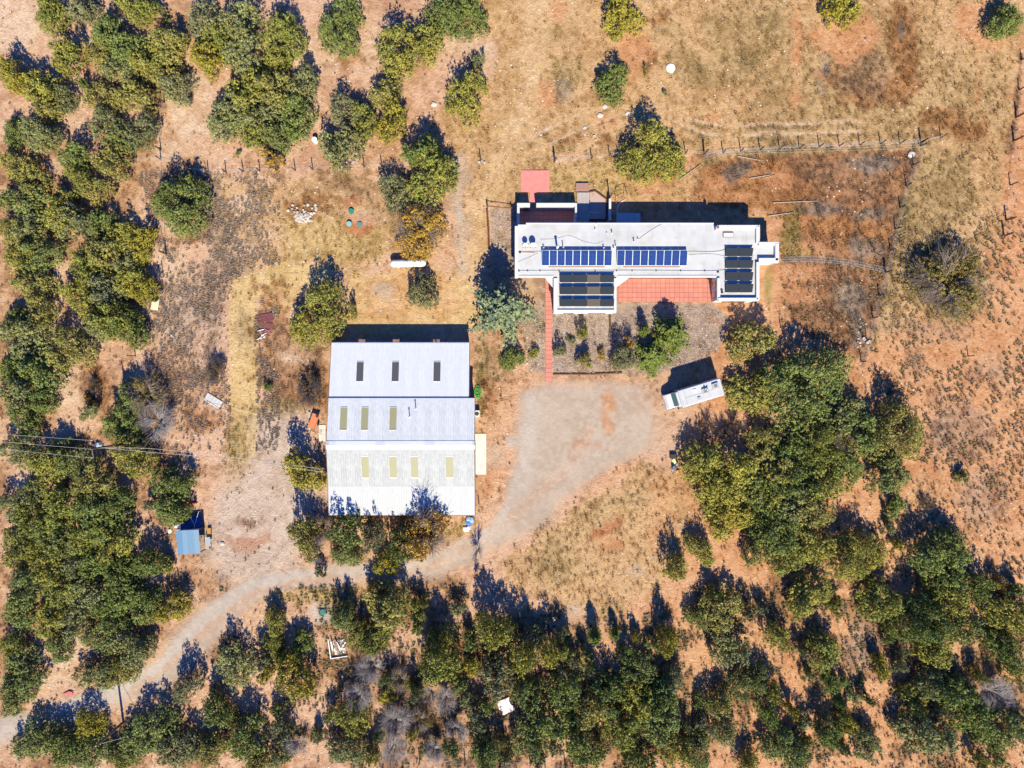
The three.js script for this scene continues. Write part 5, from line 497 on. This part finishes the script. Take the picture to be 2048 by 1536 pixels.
const TREES = {
  j: [[60, 985, 28, 30], [235, 1000, 28, 28], [25, 1020, 30, 34], [60, 1110, 30, 30], [140, 1140, 30, 28], [240, 1140, 34, 30], [200, 1220, 34, 28], [300, 1230, 30, 30], [230, 1250, 30, 28], [15, 1290, 26, 34], [285, 1300, 24, 24], [150, 1515, 30, 26], [230, 1520, 30, 26], [420, 1500, 30, 30], [520, 1530, 28, 22],[100, 26, 33, 40], [280, 15, 46, 36], [205, 62, 36, 40], [255, 95, 44, 38], [330, 85, 40, 36], [325, 150, 46, 44], [130, 108, 34, 42], [75, 170, 46, 46], [200, 190, 34, 36], [265, 190, 42, 36], [70, 268, 46, 36], [210, 245, 36, 44], [140, 308, 36, 32], [222, 318, 42, 34], [30, 330, 34, 34], [60, 368, 36, 30], [150, 352, 36, 26],
    [470, 36, 50, 42], [485, 100, 48, 46], [560, 60, 44, 46, 6], [545, 115, 34, 30], [545, 165, 44, 40, 6], [600, 168, 34, 40], [530, 222, 46, 44], [588, 232, 46, 42], [450, 240, 36, 44], [677, 44, 50, 60, 5], [815, 84, 60, 68, 6], [770, 182, 34, 44], [682, 290, 42, 46, 5.5], [725, 240, 34, 34], [931, 192, 42, 52, 5.6], [500, 176, 46, 44], [470, 218, 40, 42], [506, 252, 40, 36], [430, 70, 34, 36], [298, 118, 40, 38], [240, 134, 36, 34], [196, 112, 30, 30], [242, 282, 30, 28], [95, 215, 28, 26], [20, 262, 28, 34], [185, 378, 34, 28], [20, 470, 34, 36], [190, 446, 28, 34], [255, 520, 32, 36], [25, 640, 30, 32], [640, 200, 1, 1].slice(0, 0), [860, 355, 48, 56, 7], [350, 405, 66, 62, 6.5],
    [120, 428, 44, 44], [55, 452, 40, 40], [30, 520, 36, 36], [200, 500, 44, 40], [170, 540, 42, 44], [160, 600, 46, 42], [225, 640, 50, 44], [190, 655, 34, 30], [60, 570, 44, 44], [75, 622, 34, 34], [45, 680, 50, 46], [130, 692, 46, 48], [80, 740, 46, 40], [30, 790, 46, 36], [45, 845, 36, 30],
    [30, 900, 36, 36], [90, 932, 42, 46], [175, 962, 46, 44], [265, 925, 42, 50, 6], [110, 1010, 50, 46], [172, 1022, 42, 44], [60, 1042, 40, 44], [215, 1090, 42, 46], [160, 1082, 46, 44], [25, 1100, 36, 42], [90, 1132, 42, 36], [110, 1182, 46, 40], [170, 1190, 42, 40], [30, 1230, 42, 40], [92, 1242, 46, 40], [150, 1242, 40, 40], [250, 1290, 50, 40], [185, 1352, 42, 34], [465, 1338, 46, 50, 4.2],
    [637, 632, 60, 72, 6.2], [605, 1082, 28, 44, 7], [690, 1060, 44, 40, 9.4], [850, 505 - 35, 1, 1].slice(0, 0), [770, 1212, 56, 44, 6.5], [740, 1282, 50, 34], [705, 1448, 34, 40, 6], [690, 1508, 46, 40], [880, 1335, 46, 44, 8], [1130, 1388, 42, 40], [1110, 1450, 42, 40], [1180, 1432, 48, 46], [1272, 1392, 44, 44], [1250, 1470, 46, 44], [1350, 1500, 40, 40], [1450, 1215, 42, 48, 5.5], [1462, 1290, 44, 42], [1445, 1412, 34, 36], [1455, 1470, 28, 42],
    [1690, 835, 46, 46], [1580, 1000, 48, 46], [1540, 930, 44, 42], [1530, 880, 36, 34], [1690, 930, 38, 40], [1720, 862, 46, 48], [1640, 1092, 48, 42], [1582, 1120, 42, 38], [1500, 960, 46, 46], [1625, 768, 100, 86, 7], [1505, 682, 48, 44, 5], [1500, 788, 52, 44, 4.5], [1800, 872, 64, 74, 6.5], [1650, 890, 52, 56], [1600, 960, 60, 46], [1660, 968, 46, 48], [1560, 1062, 60, 56, 6], [1622, 1030, 54, 46], [1720, 1112, 60, 56, 6], [1905, 1130, 66, 66, 6.5], [1405, 1102, 32, 38, 4.5], [1515, 1104, 30, 36],
    [1620, 1190, 55, 38, 5], [1560, 1280, 30, 36], [1655, 1310, 36, 42, 5], [1850, 1250, 58, 54], [1760, 1202, 42, 40], [1880, 1310, 54, 44], [1910, 1200, 46, 44], [1830, 1402, 33, 32, 4], [1870, 1372, 40, 36], [1860, 1480, 54, 44], [1740, 1492, 40, 36, 4.5], [2025, 1235, 40, 56], [1308, 316, 70, 62, 5.8]].filter((a) => a.length),
  g: [[915, 18, 66, 62, 5], [555, 262, 36, 30], [850, 298, 44, 38, 6.5], [40, 398, 44, 36], [75, 512, 50, 36], [255, 662, 34, 40], [20, 730, 32, 42], [75, 800, 34, 30], [250, 800, 40, 44, 5.5], [240, 862, 44, 42], [135, 920, 30, 42], [210, 1040, 44, 48], [285, 1132, 40, 40, 6], [340, 972, 40, 44], [336, 1026, 40, 34], [100, 1082, 44, 40], [190, 1132, 44, 34], [40, 1182, 44, 40], [230, 1192, 48, 44], [272, 1202, 44, 44], [110, 1298, 34, 34], [40, 1340, 46, 44], [22, 1400, 36, 36], [62, 1482, 42, 44], [112, 1490, 44, 44], [200, 1282, 40, 34], [190, 1502, 36, 34], [310, 1472, 46, 46], [270, 1492, 40, 42], [430, 1432, 38, 42, 6], [490, 1490, 44, 44],
    [690, 1112, 34, 34, 3.5], [800, 1092, 32, 40, 9.3], [685, 1242, 26, 30], [600, 1290, 28, 28, 3], [657, 1432, 12, 18, 3.4], [970, 1510, 36, 36], [1060, 1402, 36, 44], [1060, 1470, 40, 44], [1222, 1392, 44, 44], [1282, 1340, 40, 34], [1330, 1402, 44, 48], [1310, 1452, 44, 44], [1395, 1238, 27, 28, 4], [1520, 1356, 22, 30], [1490, 1370, 30, 34], [1170, 1502, 44, 40], [1280, 1522, 40, 30], [1400, 1500, 28, 40], [1590, 892, 44, 40], [1782, 950, 44, 40], [1520, 1000, 44, 50], [1795, 1018, 20, 26], [1673, 1373, 28, 25, 3.2], [1540, 1430, 20, 40], [1660, 1470, 28, 34], [1600, 1520, 46, 30], [1560, 1500, 32, 40], [1920, 1392, 46, 40], [1950, 1442, 44, 48], [2022, 1470, 46, 46], [1960, 1180, 36, 30], [2022, 1302, 30, 40], [1925, 952, 13, 14, 2.2], [1227, 165, 37, 40, 3.8], [1930, 1262, 40, 36], [2020, 36, 46, 40, 4.5], [1023, 717, 27, 32, 2.6, 'round dark green shrub at the end of the stone bed near the barn']],
  y: [[20, 150, 30, 46], [410, 112, 36, 36], [780, 240, 34, 44], [235, 470, 42, 36], [275, 490, 32, 44], [250, 560, 40, 38], [276, 576, 32, 36], [545, 1246, 28, 33, 4.4], [583, 1356, 47, 46, 6.8], [605, 944, 48, 38, 5.5], [885, 1282, 28, 30, 6], [990, 1272, 46, 48, 9], [1045, 1322, 30, 44, 8], [1105, 1312, 32, 40, 7], [1340, 1290, 25, 30, 6.5], [1430, 958, 74, 72, 6.5], [1470, 1032, 54, 40], [1562, 968, 42, 46], [1360, 1142, 24, 28, 6], [1250, 28, 44, 46, 4.2], [1688, 12, 44, 40, 4], [775, 1132, 28, 24], [1500, 1530, 30, 24], [345, 1217, 30, 34, 4.5], [240, 1346, 28, 30], [170, 1460, 32, 30]],
  p: [[160, 14, 36, 30], [350, 168, 34, 38], [275, 262, 32, 40], [400, 28, 36, 42], [788, 385, 36, 44], [690, 214, 38, 38], [620, 100, 1, 1].slice(0, 0), [210, 580, 40, 40], [135, 442, 40, 44], [842, 582, 32, 38, 4.6], [742, 1078, 24, 32, 9], [1000, 1352, 46, 44, 6.5], [365, 1384, 26, 34, 5.5], [340, 1510, 46, 40], [390, 1500, 40, 40], [955, 1446, 22, 22], [560, 1472, 28, 30], [955, 122, 15, 18, 1.8], [1222, 1440, 1, 1].slice(0, 0), [1140, 1332, 26, 34], [1350, 1360, 30, 30], [125, 196, 28, 26], [70, 1090, 1, 1].slice(0, 0)].filter((a) => a.length),
  o: [[840, 462, 58, 54, 4.2, 'large olive and orange leaved tree beside the propane tank'], [850, 1064, 48, 54, 10, 'orange leaved autumn tree against the barn wall']],
  c: [[1345, 670, 40, 48, 4.5, 'bright green cypress bush in the stone bed nearest the camper van'], [1302, 714, 40, 40, 3, 'low yellow green cypress bush in the stone bed corner'], [1190, 1276, 18, 22, 4.2, 'small bright green upright conifer at the dry clearing edge'], [1230, 1270, 14, 15, 3.2, 'small pale green conifer at the dry clearing edge'], [1290, 660, 15, 14, 3.4, 'slim dark cypress bush behind the bright one in the stone bed']],
  s: [[1003, 618, 62, 68, 8.5, 'silvery blue spruce at the corner of the house beside the track']],
  d: [[745, 1335, 34, 36, 5], [716, 1392, 30, 34, 5], [790, 1442, 32, 40, 5], [786, 1500, 34, 34, 5], [910, 1462, 26, 26, 5], [890, 1402, 26, 30, 4.5], [1990, 1388, 34, 40, 4], [310, 842, 40, 46, 4], [955, 1105, 12, 30, 3.5], [870, 1500, 24, 30, 4], [630, 1112, 20, 20, 3], [860, 1390, 20, 24, 4], [595, 1490, 26, 24, 3], [1700, 1120, 20, 20, 3.5], [440, 265, 16, 14, 2]],
  t: [[1900, 562, 84, 76, 5, 'wide half bare thicket with yellowing leaves on open ground'], [290, 795, 42, 46, 4.5], [640, 1060, 30, 30, 4.5], [1690, 880, 24, 30, 4], [800, 1360, 24, 30, 3], [840, 1440, 26, 30, 3]],
  b: [[430, 740, 25, 32, 2.4, 'dark leafless shrub beside the yellow grass strip'], [617, 780, 30, 38, 3, 'dark leafless shrub near the barn wall'], [1855, 1006, 18, 18, 1.4, 'dark leafless shrub on open red earth'], [185, 770, 14, 24, 1.6]],
};
seed = 99;
for (const k of Object.keys(TREES)) for (const [px, py, rx, ry, h, label] of TREES[k]) plant(k, px, py, rx, ry, h, label);
// the many slim young trees of the southern woods
{ const all = Object.values(TREES).flat(), bare = [[1400, 1310, 46, 46], [1430, 1350, 30, 30], [1620, 1250, 50, 30], [1700, 1285, 40, 40], [615, 1420, 40, 40], [1500, 1480, 16, 30], [1765, 1410, 20, 50], [1970, 1225, 24, 50], [800, 1290, 20, 30], [1590, 1360, 26, 40], [1200, 1200, 260, 55], [1008, 1412, 26, 26], [620, 1230, 60, 50], [640, 1330, 40, 60]]; let n = 0;
  for (let k = 0; k < 900 && n < 62; k++) { const px = rr(520, 2045), py = rr(1215, 1532), r = rr(12, 24); if (bare.some(([x, y, a, b]) => Math.hypot((px - x) / (a + r), (py - y) / (b + r)) < 1)) continue; if (all.some(([x, y, a, b]) => Math.hypot((px - x) / (a * 0.72 + r * 0.75), (py - y) / (b * 0.72 + r * 0.75)) < 1)) continue; all.push([px, py, r, r]); plant('jjgypj'[Math.floor(rnd() * 6)], px, py, r, r * rr(0.9, 1.3), rr(2.6, 4.8)); n++; } }
// low shrubs, one by one
const shrubs = [['j', 1166, 664, 12, 15, 'rounded green shrub in the middle of the stone bed'], ['p', 1141, 679, 8, 10, 'tiny grey shrub in the stone bed'], ['p', 1121, 703, 12, 13, 'pale shrub next to the red walkway'], ['j', 1168, 721, 21, 15, 'spreading green shrub near the stone bed edging'], ['j', 1068, 706, 12, 11, 'small green shrub between round shrub and red walkway'], ['p', 1247, 716, 30, 24, 'low grey green mounding shrub in the stone bed'], ['o', 1262, 688, 12, 17, 'small orange brown shrub in the stone bed'], ['o', 1204, 708, 9, 12, 'dry brown shrub beside the mounding shrub'], ['j', 703, 622, 8, 18, 'slim shrub beside the large tree north of the barn'], ['j', 175, 825, 14, 22], ['j', 165, 166, 11, 14], ['o', 545, 318, 22, 20, 'orange brown bush on the wire fence'], ['o', 1293, 138, 6, 14, 'rusty shrub on the bare meadow patch'], ['p', 1330, 184, 5, 7], ['g', 1620, 1352, 13, 16], ['g', 1725, 1366, 9, 13], ['g', 1738, 1400, 13, 11], ['g', 1690, 1438, 11, 18], ['g', 975, 1420, 20, 24], ['y', 850, 1500, 14, 15], ['o', 175, 800, 12, 10], ['g', 497, 288, 6, 8], ['g', 520, 284, 6, 9], ['g', 476, 306, 5, 8], ['p', 1100, 1085, 1, 1].slice(0, 0), ['g', 1290, 1008, 1, 1].slice(0, 0), ['j', 1740, 1160, 14, 14], ['y', 1798, 1090, 14, 14], ['p', 1780, 1055, 14, 20], ['j', 1430, 1185, 14, 14], ['g', 1690, 1072, 1, 1].slice(0, 0), ['o', 1712, 815, 9, 14, 'small orange bush among the grove trees'], ['o', 1555, 905, 10, 10, 'tiny orange bush in the grove shadows'], ['b', 1420, 850, 16, 12], ['b', 1450, 868, 16, 14], ['b', 1475, 850, 14, 12], ['p', 300, 1010, 18, 14], ['p', 250, 1030, 16, 14], ['y', 330, 1130, 16, 16], ['p', 560, 780, 1, 1].slice(0, 0), ['g', 535, 773, 10, 10, 'dark green shrub in the rusty weeds by the barn'], ['p', 640, 1145, 14, 10], ['o', 745, 1175, 12, 12], ['o', 2000, 1165, 10, 14], ['g', 2030, 1180, 18, 24], ['j', 1985, 1280, 20, 18], ['j', 1600, 1100, 20, 20]].filter((a) => a.length);
for (const [k, px, py, rx, ry, label] of shrubs) plant(k, px, py, rx, ry, undefined, label);

// ------------------------------------------------------------------ dry grass, weeds, stones: too many to count
{
  seed = 31337;
  const keepOut = [[653, 640, 952, 1032], [1028, 440, 1560, 610], [1105, 540, 1235, 628], [1236, 555, 1426, 606], [1089, 555, 1105, 765], [1040, 340, 1100, 412], [1032, 400, 1280, 450], [945, 865, 971, 950]];
  const blocked = (px, py) => keepOut.some(([a, b, c, d]) => px > a && px < c && py > b && py < d && !(a === 653 && (px > 940 && py < 790)));
  const blade = (n, h, spread, w) => { const pos = [], nor = []; for (let i = 0; i < n; i++) { const a = i * 2.4 + rr(-0.4, 0.4), r0 = rr(0, 0.3) * spread, r1 = r0 + spread * rr(0.5, 1), c = Math.cos(a), s = Math.sin(a), hh = h * rr(0.5, 1); pos.push(c * r0 + s * w, 0, s * r0 - c * w, c * r0 - s * w, 0, s * r0 + c * w, c * r1, hh, s * r1); const A = new THREE.Vector3(-2 * s * w, 0, 2 * c * w), B = new THREE.Vector3(c * (r1 - r0) - s * w, hh, s * (r1 - r0) + c * w), nn = A.cross(B).normalize(); if (nn.y < 0) { nn.negate(); const q = pos.splice(pos.length - 9, 3); pos.splice(pos.length - 3, 0, ...q); } for (let k = 0; k < 3; k++) nor.push(nn.x, nn.y, nn.z); } const g = new THREE.BufferGeometry(); g.setAttribute('position', new THREE.Float32BufferAttribute(pos, 3)); g.setAttribute('normal', new THREE.Float32BufferAttribute(nor, 3)); return g; };
  const inst = (name, label, cat, geo, mat, list) => { const m = new THREE.InstancedMesh(geo, mat, list.length), o = new THREE.Object3D(), c = new THREE.Color(); list.forEach(([x, z, sx, sy, col, y = 0], i) => { o.position.set(x, y, z); o.rotation.set(0, (i * 2.399) % 6.283, 0); o.scale.set(sx, sy, sx); o.updateMatrix(); m.setMatrixAt(i, o.matrix); c.setRGB(...col.map((v) => clamp(v))); m.setColorAt(i, c); }); m.name = name; m.castShadow = m.receiveShadow = true; tag(m, label, cat, null, 'stuff'); scene.add(m); };
  const grassMat = M([1, 1, 1], 1, { side: THREE.DoubleSide });
  const grass = [], weeds = [], dark = [], inDrive = (x, y) => polyDist(COURT, x, y) > -2;
  const at = (px, py) => Math.min(TH - 1, Math.max(0, Math.round(tY(py)))) * TW + Math.min(TW - 1, Math.max(0, Math.round(tX(px))));
  for (let k = 0; k < 380000; k++) { const px = rr(-60, 2108), py = rr(-50, 1590), o = at(px, py); if (rnd() > dens[o] * (0.35 + 1.0 * sm(0.35, 0.65, N2[o]))) continue; if (blocked(px, py) || inDrive(px, py)) continue; const [x, z] = P(px, py), f = rr(0.85, 1.45), c = [soil[o * 3] * f, soil[o * 3 + 1] * f, soil[o * 3 + 2] * f * 0.9], s = rr(0.6, 1.3); (k % 8 ? grass : weeds).push([x, z, s, s * rr(0.7, 1.2), c]); }
  for (let k = 0; k < 26000; k++) { const px = rr(1500, 2110), py = rr(430, 1560), o = at(px, py); const pt = vn(2, px / 60, py / 60), right = px > 1740 && py < 1250; if (rnd() > (right ? 0.34 * sm(0.3, 0.7, pt) + 0.06 : 0.05)) continue; if (blocked(px, py)) continue; if (Math.hypot((px - 1885) / 38, (py - 712) / 26) < 1) continue; const [x, z] = P(px, py), f = rr(0.6, 1.1), s = rr(0.5, 1.25); dark.push([x, z, s, s, rnd() < 0.5 ? [0.24 * f, 0.18 * f, 0.07 * f] : [0.3 * f, 0.2 * f, 0.13 * f]]); }
  for (let k = 0; k < 24000; k++) { const px = rr(280, 560), py = rr(340, 900), o = at(px, py); if (rnd() > 0.28 * sm(0.35, 0.6, N3[o]) + 0.04 || blocked(px, py) || lineDist([[640, 552], [560, 556], [490, 580], [482, 640], [486, 740], [488, 850], [480, 900]], px, py) < 26) continue; const [x, z] = P(px, py), f = rr(0.6, 1.2), s = rr(0.4, 0.95); dark.push([x, z, s, s, [0.27 * f, 0.21 * f, 0.17 * f]]); }
  for (let k = 0; k < 24000; k++) { const px = rr(-40, 2090), py = rr(-40, 1580), o = at(px, py); if (rnd() > 0.1 || blocked(px, py) || inDrive(px, py) || (px > 1000 && py < 300 && rnd() < 0.5)) continue; const [x, z] = P(px, py), f = rr(0.5, 1), s = rr(0.3, 0.9); dark.push([x, z, s, s, [0.24 * f, 0.18 * f, 0.1 * f]]); }
  for (let k = 0; k < 26000; k++) { const px = rr(440, 2100), py = rr(1170, 1590), o = at(px, py); if (rnd() > 0.42 * sm(0.4, 0.62, N3[o] * 0.6 + N4[o] * 0.4) || inDrive(px, py)) continue; const [x, z] = P(px, py), f = rr(0.6, 1.1), s = rr(0.5, 1.5); dark.push([x, z, s, s, rnd() < 0.5 ? [0.22 * f, 0.2 * f, 0.08 * f] : [0.3 * f, 0.22 * f, 0.13 * f]]); }
  inst('dry_grass', 'fine dry tan grass spread over the open ground', 'grass', blade(7, 0.2, 0.17, 0.02), grassMat, grass);
  inst('dry_weeds', 'bushy dry brown weeds mixed through the grass', 'weeds', blade(16, 0.34, 0.24, 0.035), grassMat, weeds);
  inst('dark_tufts', 'small dark bunchgrass tufts dotted over bare earth', 'tufts', blade(18, 0.3, 0.26, 0.045), grassMat, dark);
  const peb = [], chips = []; const BED = [[1104, 620], [1235, 628], [1425, 608], [1462, 640], [1440, 690], [1385, 730], [1300, 750], [1104, 748]], BED2 = [[980, 418], [1034, 418], [1034, 556], [1090, 556], [1090, 746], [1060, 744], [1040, 650], [990, 560]];
  for (let k = 0; k < 36000; k++) { const px = rr(975, 1465), py = rr(415, 755); if (polyDist(BED, px, py) < 0 && polyDist(BED2, px, py) < 0) continue; if (blocked(px, py)) continue; const [x, z] = P(px, py), v = rr(0.2, 0.52), s = rr(0.5, 1.3); peb.push([x, z, s, s * 0.8, [v * 1.0, v * 0.8, v * 0.67], 0.02]); }
  for (let k = 0; k < 7000; k++) { const px = rr(-40, 2090), py = rr(-40, 1580), o = at(px, py); if (blocked(px, py) || inDrive(px, py) || vn(1, px / 70, py / 70) < 0.5) continue; const [x, z] = P(px, py), v = rr(0.4, 0.7), s = rr(0.4, 1.3); chips.push([x, z, s, s * 0.8, [v, v * 0.88, v * 0.78], 0.02]); }
  inst('crushed_stone', 'pinkish crushed stone mulch filling the planting beds', 'gravel', rock(0.058, 5), M([1, 1, 1], 1), peb);
  inst('stone_chips', 'pale stone chips strewn over the bare earth', 'stones', rock(0.09, 6), M([1, 1, 1], 1), chips);
  console.log('grass', grass.length, weeds.length, dark.length, peb.length, chips.length);
}
let tris = 0; scene.traverse((o) => { if (o.isMesh && !o.isInstancedMesh) tris += (o.geometry.index ? o.geometry.index.count : o.geometry.attributes.position.count) / 3; }); console.log('triangles', Math.round(tris));
renderer.render(scene, camera);
